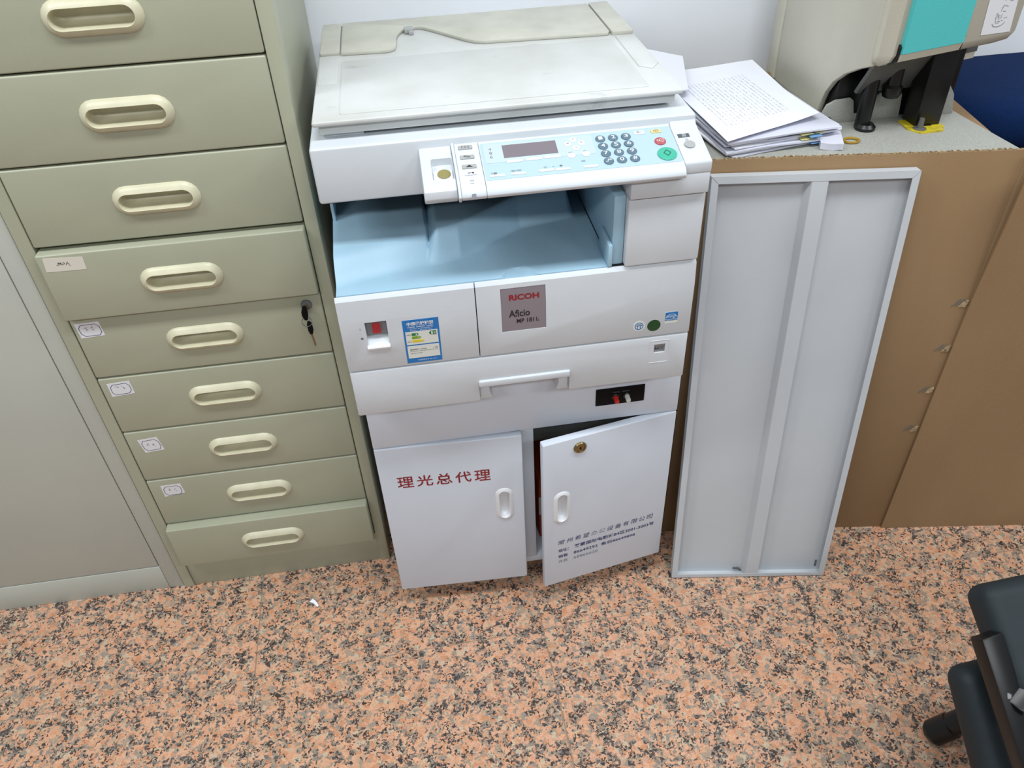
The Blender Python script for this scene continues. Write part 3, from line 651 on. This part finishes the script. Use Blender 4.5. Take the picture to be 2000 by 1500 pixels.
for x, v, w in ((.2513, .0596, .0205), (.2800, .0594, .0205), (.3190, .0588, .0210), (.3418, .0595, .0210), (.3810, .0597, .0205)): keyrect(x, v, w, .0042, M_BTNW, co, name='function_key')
for x, v, t_, w in ((.2470, .0545, '▭▬', .008), (.2780, .0530, '▣▣ ▣▣', .014), (.3295, .0520, '○ · · ▪ · · ●', .026), (.3730, .0470, '▤', .005)):
    text('lettering', t_, M_INKG, co, lambda a, b, h: PP(a, -b, h), x-w/2, x+w/2, -v-.0016, -v+.0016, h=.0008)
for x, v, t_ in ((.2143, -.0055, '◫'), (.2148, .0152, '✎'), (.2153, .0353, '▲')): keyrect(x, v, .0200, .0078, M_BTNG, cl, name='mode_key', cap=t_)
keyrect(.2160, .0500, .0165, .0062, M_BTNW, cl, name='counter_key', cap='⊶')
patch('access_lamp', rect(.2128, .2180, .0690, .0695+.0002), M_BTNG, cl, .0006, PP)
patch('status_lamp', rect(-.0028+.2155, .0028+.2155, .9872, .9945), mat('lamp_lavender', (176, 182, 200), .3), cl, .0005, lambda a, b, h: (a, -.0753-h, b))
text('lettering', '◇', M_INKG, cl, lambda a, b, h: PP(a, -b, h), .2125, .2185, -.0660, -.0620, h=.0006)
# power key and its dark window on the end block
ce = [c for c in cp.children if c.name.startswith('console_end')][0]
PE = lambda a, b, h: PP(a, b, h-.0010)
patch('status_window', rect(.5175, .5345, .0085, .0165), mat('window_slate', (84, 92, 98), .3), ce, .0005, PE)
text('lettering', '▣', M_INKW, ce, lambda a, b, h: PE(a, -b, h), .5240, .5290, -.0155, -.0095, h=.0007)
text('lettering', '⏻', M_INKG, ce, lambda a, b, h: PE(a, -b, h), .5262, .5300, -.0232, -.0192, h=.0005)
keyround(.5290, .0335, .0078, M_BTNG, ce, None, .0010, name='power_key')
# platen cover (lid)
LX0, LX1_, LY0, LY1 = .0070, .5375, .0420, .5000
lid = box('platen_cover', LX0, LX1_, LY0, LY1, 1.0580, 1.0660, M_LID, cp, bev=.0036, seg=3)
box('cover_skirt', LX0+.0075, LX1_-.0085, LY0+.0110, LY1-.01, 1.0428, 1.0585, M_LID, lid, bev=.002)
box('cover_pad', .0220, .0760, LY0+.0180, LY1-.05, 1.0372, 1.0425, M_PW, lid, bev=.0006)
box('cover_gap_shade', .078, .52, LY0+.030, LY1-.05, 1.0372, 1.0426, M_BLACK, lid, bev=0)  # added black strip, paints the shade in the gap under the lid
prism('cover_deck', rrect(.0455, .4925, .062, .2945, .006), 'z', 1.0655, 1.0672, M_LID, lid, bev=.0008)
RP = [(.0448, .3235), (.1190, .3190), (.1275, .3215), (.1340, .3290), (.1362, .3440), (.1375, .3800), (.1405, .4000), (.1480, .4200), (.1580, .4330), (.1720, .4385), (.1850, .4330), (.2000, .4150), (.2381, .3631), (.2560, .3400), (.2680, .3290), (.2820, .3235), (.4915, .3115), (.4960, .3200), (.4960, .4950), (.0448, .4950)]
prism('rear_flap', RP, 'z', 1.0662, 1.0715, M_LID2, lid, bev=.0012)
prism('side_rail', rrect(.0105, .0410, .190, .326, .003), 'z', 1.0655, 1.0670, M_LID, lid, bev=.0005)
prism('side_rail', rrect(.0095, .0425, .328, .496, .003), 'z', 1.0655, 1.0712, M_LID2, lid, bev=.001)
prism('side_rail', [(.5005, .150), (.5180, .135), (.5345, .160), (.5345, .305), (.5020, .305)], 'z', 1.0655, 1.0673, M_LID, lid, bev=.0005)
prism('side_rail', rrect(.4985, .5345, .310, .496, .003), 'z', 1.0655, 1.0725, M_LID2, lid, bev=.001)
box('flap_clip', .1530, .1690, .4140, .4330, 1.0665, 1.0745, M_BTNG, lid, bev=.0015)
box('flap_clip', .1600, .1685, .4060, .4150, 1.0665, 1.0725, M_BTNG, lid, bev=.001)

# ------------------------------------------------------------------ cardboard box
BO = Vector((1.0342, .0417, 0)); BA = -.1456
bxo = thing('cardboard_box', 'large brown corrugated cardboard box with stapled side seam under the binding machine', 'box', BO, BA)
ORG[bxo.name] = Vector((0, 0, 0))
BH = .9240; BS0, BS1, BD = -.4260, .62, .40; BSR = .0925
box('front_panel', BS0, .0830, 0, .005, .0005, BH-.001, M_CARD, bxo, bev=.0005)
# the lapping panel: its edge stands off the front panel near the top and lies flat lower down
bm = bmesh.new(); NZ = 40; cols = []
for i in range(NZ+1):
    z = .0005+(BH-.0015)*i/NZ; off = -.0042-.006*sst((z-.60)/.33); cols.append(z)
def lap(s, z): return -.0046-.017*sst((z-.56)/.34)*sst(1-(s-.083)/.25)
ss_ = [.083, .10, .13, .18, .25, .35, .45, BS1]
Gf = [[bm.verts.new((s, lap(s, z), z)) for z in cols] for s in ss_]; Gb = [[bm.verts.new((s, lap(s, z)+.0040, z)) for z in cols] for s in ss_]
for i in range(len(ss_)-1):
    for j in range(NZ):
        bm.faces.new((Gf[i][j], Gf[i+1][j], Gf[i+1][j+1], Gf[i][j+1])); bm.faces.new((Gb[i][j], Gb[i][j+1], Gb[i+1][j+1], Gb[i+1][j]))
for i in range(len(ss_)-1):
    bm.faces.new((Gf[i][0], Gb[i][0], Gb[i+1][0], Gf[i+1][0])); bm.faces.new((Gf[i][NZ], Gf[i+1][NZ], Gb[i+1][NZ], Gb[i][NZ]))
for j in range(NZ):
    bm.faces.new((Gf[0][j], Gf[0][j+1], Gb[0][j+1], Gb[0][j])); bm.faces.new((Gf[-1][j], Gb[-1][j], Gb[-1][j+1], Gf[-1][j+1]))
finish('lapping_panel', bm, M_CARD, bxo, smooth=40)
box('inner_lap', .0832, .200, 0, .005, .0005, BH-.001, M_CARD, bxo, bev=.0005)
box('side_wall', BS0, BS0+.005, .0052, BD, .0005, BH, M_CARD, bxo, bev=.0005)
box('side_wall', BSR-.005, BSR, .0052, BD, .0005, .8970, M_CARD, bxo, bev=.0005)
box('back_wall', BS0+.0052, BSR-.0052, BD-.005, BD, .0005, BH, M_CARD, bxo, bev=.0005)
box('inner_deck', BS0+.0055, BSR-.0055, .0055, BD-.0055, .880, .8985, M_CARD, bxo, bev=0)
# torn fluted top edge
bm = bmesh.new(); n_ = 420; rr = random.Random(3); prev = None
for i in range(n_+1):
    s = BS0+(BS1-BS0)*i/n_; y_ = .0025+.0020*math.sin(i*1.7); z_ = BH-.0012+rr.uniform(.0002, .0032); t_ = .0008
    q = [bm.verts.new((s, y_-t_, BH-.004)), bm.verts.new((s, y_-t_, z_)), bm.verts.new((s, y_+t_, z_)), bm.verts.new((s, y_+t_, BH-.004))]
    if prev:
        for a, b in ((0, 1), (1, 2), (2, 3)): bm.faces.new((prev[a], prev[b], q[b], q[a]))
    prev = q
finish('fluted_edge', bm, M_FLUTE, bxo, smooth=0)
bm = bmesh.new(); prev = None
for i in range(n_+1):
    s = BS0+(BS1-BS0)*i/n_; z_ = BH-.0010+rr.uniform(-.0006, .0014)*(1+.8*math.sin(i*.11)); q = [bm.verts.new((s, .0001, BH-.005)), bm.verts.new((s, .0001, z_)), bm.verts.new((s, .0008, z_)), bm.verts.new((s, .0008, BH-.005))]
    if prev:
        for a, b in ((0, 1), (1, 2), (2, 3)): bm.faces.new((prev[a], prev[b], q[b], q[a]))
    prev = q
finish('torn_liner', bm, M_FLUTE, bxo, smooth=0)
# staples, each a pair of pressed wires in a small dent
for zc, sc_ in ((.6305, .0640), (.5271, .0640), (.4217, .0635), (.3168, .0625)):
    bm = bmesh.new()
    for dx in (-.0035, .0040):
        tube_bm(bm, (sc_+dx-.0062, -.0006, zc-.0075), (sc_+dx+.0062, -.0006, zc+.0070), .0009, n=8)
    sp_ = finish('staple', bm, M_GUARD, bxo)
    bm = bmesh.new()
    for tri in ([(sc_+.002, -.0004, zc-.011), (sc_+.0145, -.0030, zc-.009), (sc_+.0165, -.0030, zc+.005), (sc_+.0075, -.0004, zc+.002)],):
        f = [bm.verts.new(p) for p in tri]; g = [bm.verts.new((p[0], .0002, p[2])) for p in tri]; bm.faces.new(f); bm.faces.new(g)
        for i in range(4): bm.faces.new((f[i], f[(i+1) % 4], g[(i+1) % 4], g[i]))
    finish('torn_flap', bm, M_FLUTE, bxo, smooth=0)

# ------------------------------------------------------------------ leaning steel shelf panel
PA = Vector((.5958, -.0295, .0022)); PYAW = -.14854; PTH = .12412; PW_, PL_ = .3336, .9085; PDp = .0190
sp = thing('steel_shelf_panel', 'pale grey steel shelf panel with centre rib leaning against the cardboard box', 'shelf panel', PA)
sp.rotation_euler = Matrix.Rotation(PYAW, 3, 'Z').to_euler(); ORG[sp.name] = Vector((0, 0, 0))
sp.rotation_mode = 'XYZ'; sp.rotation_euler = (-PTH, 0, PYAW)
box('sheet', .0006, PW_-.0006, PDp-.0012, PDp, .0006, PL_-.0006, M_PANEL, sp, bev=0)
FW = .0118
def flange(poly_front, wall, name='edge_flange'):
    bm = bmesh.new(); prism_bm(bm, poly_front, 'y', 0, .0012, 0); bbox(bm, *wall); finish(name, bm, M_PANEL, sp)
g_ = .0004
flange([(FW, PL_), (0+g_, PL_), (PW_-g_, PL_)][1:]+[(PW_-FW-g_, PL_-FW), (FW+g_, PL_-FW)], (g_, PW_-g_, .0002, PDp, PL_-.0012, PL_))
flange([(g_, 0), (PW_-g_, 0), (PW_-FW-g_, FW*.75), (FW+g_, FW*.75)], (g_, PW_-g_, .0002, PDp, 0, .0012))
flange([(0, g_), (FW, FW*.75+g_), (FW, PL_-FW-g_), (0, PL_-g_)], (0, .0012, .0002, PDp, g_, PL_-g_))
flange([(PW_, g_), (PW_-FW, FW*.75+g_), (PW_-FW, PL_-FW-g_), (PW_, PL_-g_)], (PW_-.0012, PW_, .0002, PDp, g_, PL_-g_))
prism('centre_rib', [(.1460, PDp-.0013), (.1550, PDp-.0016), (.1620, .0014), (.1628, .0006), (.1886, .0006), (.1892, .0012), (.1892, PDp-.0013)], 'z', .0013, PL_-FW*.2, M_PANEL, sp, smooth=15)
for x_ in (.0135, .3185):
    box('corner_slot', x_-.002, x_+.002, PDp-.0030, PDp-.0013, .012, .030, M_GUARD, sp, bev=.0004)
prism('rib_notch', [(.1370, .0105), (.1480, .0095), (.1550, .0040), (.1575, .0042), (.1500, .0120), (.1370, .0122)], 'y', PDp-.006, PDp-.0014, M_GUARD, sp)

# ------------------------------------------------------------------ binding machine on the box
bmach = thing('binding_machine', 'beige drill binding machine with teal front panel standing in the cardboard box', 'machine', (.95, .25, .8990))
ORG[bmach.name] = Vector((.95, .25, .8990))
d_ = Vector((math.cos(BA), math.sin(BA), 0)); nb_ = Vector((-math.sin(BA), math.cos(BA), 0))
def BX(s, n): q = BO+d_*s+nb_*n; return (q.x, q.y)
prism('work_table', [BX(-.424, .0085), BX(.082, .0085), BX(.085, .024), BX(.052, .165), (1.105, .30), (1.10, .455), (.62, .50)], 'z', .8992, .9150, M_MGREY, bmach, bev=.003)
# housing: left cheek with an arched cut, front head, right cheek
ARC = [(.258, .9330), (.247, .9602), (.228, .9847), (.198, 1.0076), (.160, 1.0280), (.128, 1.0420)]
cheek = [(.262, .9152)]+ARC+[(.128, 1.42), (.452, 1.42), (.452, .9152)]
prism('left_cheek', cheek, 'x', .8660, .8760, M_MACH, bmach, bev=.002)
box('rear_cover', .8630, 1.132, .4535, .4900, .9152, 1.42, M_MACH, bmach, bev=.004)
HP0 = Vector((.8700, .1000)); HP1 = Vector((1.1420, .1700)); hd_ = (HP1-HP0).normalized(); hn_ = Vector((-hd_.y, hd_.x))
def HF(t, w): q = HP0+hd_*t+hn_*w; return (q.x, q.y)
HL = (HP1-HP0).length
# head as a loft of horizontal sections: chamfered lower edge, chamfered left corner
def sec(ins, z): return [(x, y, z) for x, y in ((.8668, .140), (.8690+ins*.2, .116+ins), HF(.017, ins), HF(HL-.016-ins*.6, ins), HF(HL-.004-ins*.6, .008+ins), HF(HL-.004-ins*.6, .27), (.8668, .4530))]
bm = bmesh.new(); loft_bm(bm, [sec(.022, 1.0425), sec(.006, 1.0520), sec(.0, 1.0640), sec(.0, 1.42)]); finish('head_cover', bm, M_MACH, bmach, smooth=35)
# teal front panel, its beige lower lip and the dark slits beside it
TT0, TT1 = .0275, .1500
bm = bmesh.new(); loft_bm(bm, [[(*HF(t, w), z) for t, w in ((TT0, -.0075), (TT1, -.0075), (TT1, .002), (TT0, .002))] for z in (1.0665, 1.0685, 1.42)]); finish('teal_panel', bm, M_TEAL, bmach, smooth=20)
bm = bmesh.new(); loft_bm(bm, [[(*HF(t, w), z) for t, w in ((TT0+.001, wf), (TT1-.001, wf), (TT1-.001, .02), (TT0+.001, .02))] for z, wf in ((1.0480, .010), (1.0540, -.003), (1.0660, -.0070))]); finish('panel_lip', bm, M_MACH, bmach, smooth=20)
for t in (TT0-.0042, TT1+.0006):
    bm = bmesh.new(); loft_bm(bm, [[(*HF(t+a, w), z) for a, w in ((0, wf), (.0036, wf), (.0036, .02), (0, .02))] for z, wf in ((1.0470, .010), (1.0540, -.002), (1.0760, -.0045), (1.0800, -.001))]); finish('panel_slit', bm, M_BLACKM, bmach, smooth=20)
# taped instruction sheet
HFp = lambda a, b, h: (*HF(a, -.0003-h), b)
ins_ = patch('instruction_sheet', [(.1905, 1.0690), (.2535, 1.0660), (.2460, 1.135), (.1850, 1.135)], M_STICKW, bmach, .0006, HFp)
bm = bmesh.new(); rr = random.Random(11)
def istroke(a, b, w=.0006):
    a = Vector(a); b = Vector(b); t_ = (b-a).normalized()*w; nn = Vector((-t_.y, t_.x)); bm.faces.new([bm.verts.new(HFp(q.x, q.y, .0008)) for q in (a-nn, b-nn, b+nn, a+nn)])
for i in range(26):
    cx_ = .2215+rr.uniform(-.010, .010); cz_ = 1.082+rr.uniform(0, .042); hor = rr.random() < .5
    istroke((cx_, cz_), (cx_+(rr.uniform(.003, .008) if hor else rr.uniform(-.001, .001)), cz_+(rr.uniform(-.001, .001) if hor else rr.uniform(.003, .009))), .00045)
for i in range(10):
    a0, a1 = math.pi*(1+i/10), math.pi*(1+(i+1)/10); istroke((.2210+.013*math.cos(a0), 1.084+.006*math.sin(a0)), (.2210+.013*math.cos(a1), 1.084+.006*math.sin(a1)))
finish('line_drawing', bm, M_GREY, ins_, smooth=0)
# black block painting the shaded inside, and the drill parts below the head
box('shade_block', .8785, 1.098, .2260, .262, .9155, 1.0410, M_BLACKM, bmach, bev=.002)
bm = bmesh.new(); gpts = [((.0240, .036), 1.0395), ((.1490, .036), 1.0375), ((.1730, .085), .9640), ((.0467, .085), .9740)]
A_ = [bm.verts.new((*HF(*p), z)) for p, z in gpts]; B_ = [bm.verts.new((*HF(p[0], p[1]+.006), z+.002)) for p, z in gpts]; bm.faces.new(A_); bm.faces.new(B_)
for i in range(4): bm.faces.new((A_[i], A_[(i+1) % 4], B_[(i+1) % 4], B_[i]))
finish('chip_guard', bm, M_GUARD, bmach, smooth=0)
tube('press_rod', (.9160, .1900, .9151), (.9160, .1900, 1.020), .0125, M_BLACKM, bmach)
lathe('press_foot', (.9190, .1830, .9151), (0, 0, 1), [(.017, 0), (.017, .005), (.0125, .010)], M_BLACKM, bmach, sx=1)
box('drill_column', 1.001, 1.047, .168, .211, .9151, 1.043, M_BLACKM, bmach, bev=.003)
lathe('drill_chuck', (.952, .185, .965), (0, 0, 1), [(.006, 0), (.013, .003), (.016, .010), (.016, .020), (.012, .024), (.012, .05)], M_BLACKM, bmach)
prism('back_fence', [(.8530, .9151), (.8530, .930), (.8610, .948), (.8750, .955), (.9020, .957), (.9080, .952), (.9140, .928), (.9380, .928), (.9460, .956), (.9560, .962), (.9900, .964), (.9960, .955), (1.000, .9151)], 'y', .2185, .2245, M_MGREY, bmach, bev=.001)
prism('back_fence', [(1.048, .9151), (1.048, .945), (1.056, .962), (1.066, .968), (1.078, .966), (1.090, .950), (1.098, .9151)], 'y', .212, .218, M_MGREY, bmach, bev=.001)
yq = [BX(-.068, .150), BX(-.050, .152), BX(-.045, .120), BX(-.020, .122), BX(-.024, .156), BX(-.012, .158), BX(.000, .120), BX(-.010, .100), BX(-.050, .093), BX(-.066, .112)]
prism('hazard_plate', yq, 'z', .9151, .9172, M_YEL, bmach)
lathe('drill_bit', (1.005, .158, .9151), (0, 0, 1), [(.011, 0), (.011, .003), (.005, .004), (.004, .02)], M_GUARD, bmach)
q = BX(-.174, .072)
# a lipped rest on the right of the head
bm = bmesh.new(); loft_bm(bm, [[(*HF(t, w), z) for t, w in ((.205, .075), (.285, .075), (.285, .15), (.205, .15))] for z in (.999, 1.006, 1.035)]); finish('rest_bracket', bm, M_MACH, bmach, smooth=20)
bm = bmesh.new(); loft_bm(bm, [[(*HF(t, w), z) for t, w in ((.203, .0745), (.288, .0745), (.288, .09), (.203, .09))] for z in (1.010, 1.043)]); finish('rest_pad', bm, M_GUARD, bmach, smooth=20)
bm = bmesh.new(); qx, qy = BX(-.174, .072); R_ = []
for i in range(28):
    a = 2*math.pi*i/28; R_.append((qx+.0125*math.cos(a), qy+.0100*math.sin(a), .9172))
for i in range(28): tube_bm(bm, R_[i], R_[(i+1) % 28], .0022, n=8, cap=False)
tag(finish('rubber_band', bm, mat('amber_rubber', (176, 140, 44), .35)), 'small amber rubber ring lying on the grey machine table', 'rubber ring')

# ------------------------------------------------------------------ papers piled on the table
def sheaf(name, c4, t, m, sag=.003, n=14, parent=None, seed=0, curl=0):
    """bundle of sheets: four corner points (front left, front right, back right, back left) of its top face"""
    A_, B_, C_, D_ = [Vector(c) for c in c4]; rr = random.Random(seed); bm = bmesh.new(); top = []; bot = []
    uvl = bm.loops.layers.uv.new('UVMap'); uvd = {}
    ph = rr.uniform(0, 6)
    for i in range(n+1):
        u = i/n; tr_, br_ = [], []
        for j in range(n+1):
            v = j/n; p = A_*(1-u)*(1-v)+B_*u*(1-v)+C_*u*v+D_*(1-u)*v
            dz = sag*math.sin(u*math.pi)*math.sin(v*math.pi)*1.2+.0008*math.sin(ph+u*5+v*3)+curl*(u*(1-v))**3
            a = bm.verts.new(p+Vector((0, 0, dz))); b = bm.verts.new(p+Vector((rr.uniform(-.0008, .0008)*(1 if t > .001 else 0), rr.uniform(-.0008, .0008)*(1 if t > .001 else 0), dz-t)))
            uvd[a] = (u, v); uvd[b] = (u, v); tr_.append(a); br_.append(b)
        top.append(tr_); bot.append(br_)
    for i in range(n):
        for j in range(n):
            bm.faces.new((top[i][j], top[i+1][j], top[i+1][j+1], top[i][j+1])); bm.faces.new((bot[i][j], bot[i][j+1], bot[i+1][j+1], bot[i+1][j]))
    for i in range(n):
        bm.faces.new((top[i][0], bot[i][0], bot[i+1][0], top[i+1][0])); bm.faces.new((top[i][n], top[i+1][n], bot[i+1][n], bot[i][n]))
        bm.faces.new((top[0][i], top[0][i+1], bot[0][i+1], bot[0][i])); bm.faces.new((top[n][i], bot[n][i], bot[n][i+1], top[n][i+1]))
    for f in bm.faces:
        for l in f.loops: l[uvl].uv = uvd[l.vert]
    return finish(name, bm, m, parent, smooth=40)
def quad(cx, cy, w, h, ang, z, lift=(0, 0, 0, 0)):
    c, s = math.cos(ang), math.sin(ang); out = []
    for (a, b), l in zip(((-w/2, -h/2), (w/2, -h/2), (w/2, h/2), (-w/2, h/2)), lift): out.append((cx+a*c-b*s, cy+a*s+b*c, z+l))
    return out
GP = 'paper bundles in the pile'
BLAB = ['bottommost white paper bundle of the pile resting on the grey table', 'white paper bundle with a blue index tab low in the pile', 'untabbed white paper bundle just above the lowest blue tab', 'white paper bundle with one yellow index tab halfway up the pile',
        'white paper bundle with a blue tab right below the two yellow tabs', 'white paper bundle with two yellow index tabs near the pile top', 'topmost untabbed paper bundle directly under the loose sheets']
zc = .9156
for k in range(7):
    rr = random.Random(k+20); t_ = .0026
    cxk, cyk, ak = .727+rr.uniform(-.004, .008), .273+rr.uniform(-.004, .008), .14+rr.uniform(-.05, .06)
    o = sheaf('paper_bundle', quad(cxk, cyk, .205, .290, ak, zc+t_+.0008), t_, M_PAPER if k % 2 else M_PAPER2, .0003, 8, seed=k)
    tag(o, BLAB[k], 'paper bundle', GP); zc += t_+.0015
    if k in (1, 3, 4, 5):
        mm = {1: M_TABB, 3: M_TABY, 4: M_TABB, 5: M_TABY}[k]; du = {1: .060, 3: .028, 4: .056, 5: .034}[k]
        def TB(u0, u1):
            bm = bmesh.new(); c, s_ = math.cos(ak), math.sin(ak); P4 = [(cxk+a*c-b*s_, cyk+a*s_+b*c) for a, b in ((u0, -.157), (u1, -.157), (u1, -.135), (u0, -.135))]
            prism_bm(bm, P4, 'z', zc-.0028, zc-.0022); finish('index_tab', bm, mm, o, smooth=0)
        TB(du-.011, du+.011)
        if k == 5: TB(du+.016, du+.036)
tag(sheaf('paper_sheets', [(.650, .215, zc+.0026), (.822, .225, zc+.0026), (.826, .478, zc+.0026), (.650, .455, zc+.0026)], .0016, M_PAPER, .0008, 10, seed=31), 'blank white sheets sticking out behind the printed top sheet', 'paper')
tag(sheaf('printed_sheet', [(.6430, .1110, zc+.0042), (.8230, .1720, zc+.0090), (.806, .440, zc+.0050), (.6230, .400, zc+.0050)], .0008, M_PRINT, .0012, 16, seed=32, curl=.004), 'printed white sheet with faint text rows on top of the paper pile', 'paper')
tag(sheaf('paper_sheets', [(.570, .250, .976), (.640, .31, .9640), (.690, .500, .9600), (.585, .500, .985)], .0016, M_PAPER, .001, 10, seed=33), 'loose white sheets curling up against the copier behind the pile', 'paper')
tag(sheaf('paper_block', quad(.8385, .150, .036, .080, -.35, .9270), .0110, M_PAPER2, .0003, 8, seed=41), 'small block of white pages lying right of the tabbed pile', 'paper')
cl_ = thing('binder_clip', 'black binder clip on the pages beside the machine', 'clip', (.852, .205, .9152))
prism('clip_body', [(.205-.012, .9152), (.205+.012, .9152), (.205+.003, .9320), (.205-.003, .9320)], 'x', .842, .8640, M_BLACKM, cl_, bev=.001)
tube('clip_lever', (.853, .205, .9315), (.861, .186, .9300), .0013, M_BLACKM, cl_, n=8)

# ------------------------------------------------------------------ blue stool behind the machine
bs = thing('blue_stool', 'navy blue padded stool seat behind the binding machine at the right edge', 'stool', (1.42, .41, 0))
bm = bmesh.new(); loops = []
for r, z in ((.80, .800), (.93, .804), (.99, .820), (1.0, .845), (.98, .868), (.92, .884), (.78, .892), (.40, .896)):
    loops.append([(1.42+.27*r*math.copysign(abs(math.cos(a))**.75, math.cos(a)), .41+.165*r*math.copysign(abs(math.sin(a))**.75, math.sin(a)), z) for a in [2*math.pi*i/40 for i in range(40)]])
loft_bm(bm, loops); finish('seat_cushion', bm, M_NAVY, bs, smooth=60)
lathe('seat_pan', (1.42, .41, .775), (0, 0, 1), [(.12, 0), (.155, .012), (.158, .025)], M_BLACK, bs, n=36)
tube('post', (1.42, .41, .03), (1.42, .41, .775), .028, M_BLACKM, bs)
lathe('foot_disc', (1.42, .41, .0), (0, 0, 1), [(.17, 0), (.17, .008), (.05, .03)], M_BLACKM, bs, n=36)

# ------------------------------------------------------------------ folding padded chair in the near right corner
fc = thing('folding_chair', 'folded slate grey padded chair with black tube frame in the near right corner', 'chair', (1.02, -.55, 0))
def cushion(name, o3, lx, ly, lz, dims, m, parent, r=.022):
    """rounded pad: origin corner o3, unit axes lx, ly, lz and its size along them"""
    o3, lx, ly, lz = [Vector(v) for v in (o3, lx, ly, lz)]; lx.normalize(); ly = (ly-lx*ly.dot(lx)).normalized(); lz = lx.cross(ly)
    bm = bmesh.new(); bbox(bm, 0, dims[0], 0, dims[1], 0, dims[2], r, 5)
    bmesh.ops.subdivide_edges(bm, edges=[e for e in bm.edges if e.calc_length() > .08], cuts=6, use_grid_fill=True)
    for v in bm.verts:
        c = v.co.copy(); u, w = c.x/dims[0], c.y/dims[1]
        c.z += .008*math.sin(math.pi*u)*math.sin(math.pi*w)*(1 if c.z > dims[2]/2 else -1)
        v.co = o3+lx*c.x+ly*c.y+lz*c.z
    return finish(name, bm, m, parent, smooth=70)
cushion('back_pad', (.893, -.560, .352), (1, .05, .02), (.0, .135, .085), (0, 0, 1), (.42, .160, .062), M_FAB, fc)
cushion('seat_pad', (.868, -.690, .150), (1, .08, .02), (-.006, .20, .185), (0, 0, 1), (.42, .275, .055), M_FAB, fc)
def bar(name, p0, p1, w, h, m, parent):
    p0 = Vector(p0); p1 = Vector(p1); d = p1-p0; L_ = d.length; d.normalize(); x = d.cross(Vector((0, 0, 1))).normalized(); z = x.cross(d)
    bm = bmesh.new(); bbox(bm, -w/2, w/2, 0, L_, -h/2, h/2, .003, 2)
    for v in bm.verts: c = v.co.copy(); v.co = p0+x*c.x+d*c.y+z*c.z
    return finish(name, bm, m, parent)
bar('frame_tube', (.872, -.512, .448), (.913, -.745, .232), .036, .026, M_BLACKM, fc)
bar('frame_tube', (.884, -.592, .385), (1.10, -.470, .470), .028, .024, M_BLACKM, fc)
lathe('bolt', (.8795, -.5800, .3985), (-.35, -.55, .7), [(.0056, 0), (.0056, .002), (.0038, .0046)], M_CHROME, fc, n=16)
tube('leg', (1.16, -.500, .300), (.968, -.455, .022), .021, M_BLACKM, fc)
lathe('leg_cap', (.958, -.4525, .006), (.192, -.045, .278), [(.012, 0), (.019, .003), (.0235, .010), (.0235, .05), (.0215, .052)], M_BLACKM, fc)
tube('leg', (1.30, -.62, .28), (1.36, -.66, .0), .018, M_BLACKM, fc)
tube('leg', (1.18, -.74, .16), (1.22, -.80, .0), .018, M_BLACKM, fc)

# ------------------------------------------------------------------ scrap on the floor
bm = bmesh.new(); prism_bm(bm, [(-.205, .0435), (-.196, .0390), (-.188, .0280), (-.184, .0300), (-.190, .0420), (-.198, .0510)], 'z', .0003, .0024)
tag(finish('paper_scrap', bm, M_PAPER, smooth=0), 'tiny torn white paper scrap on the granite floor before the drawers', 'scrap')
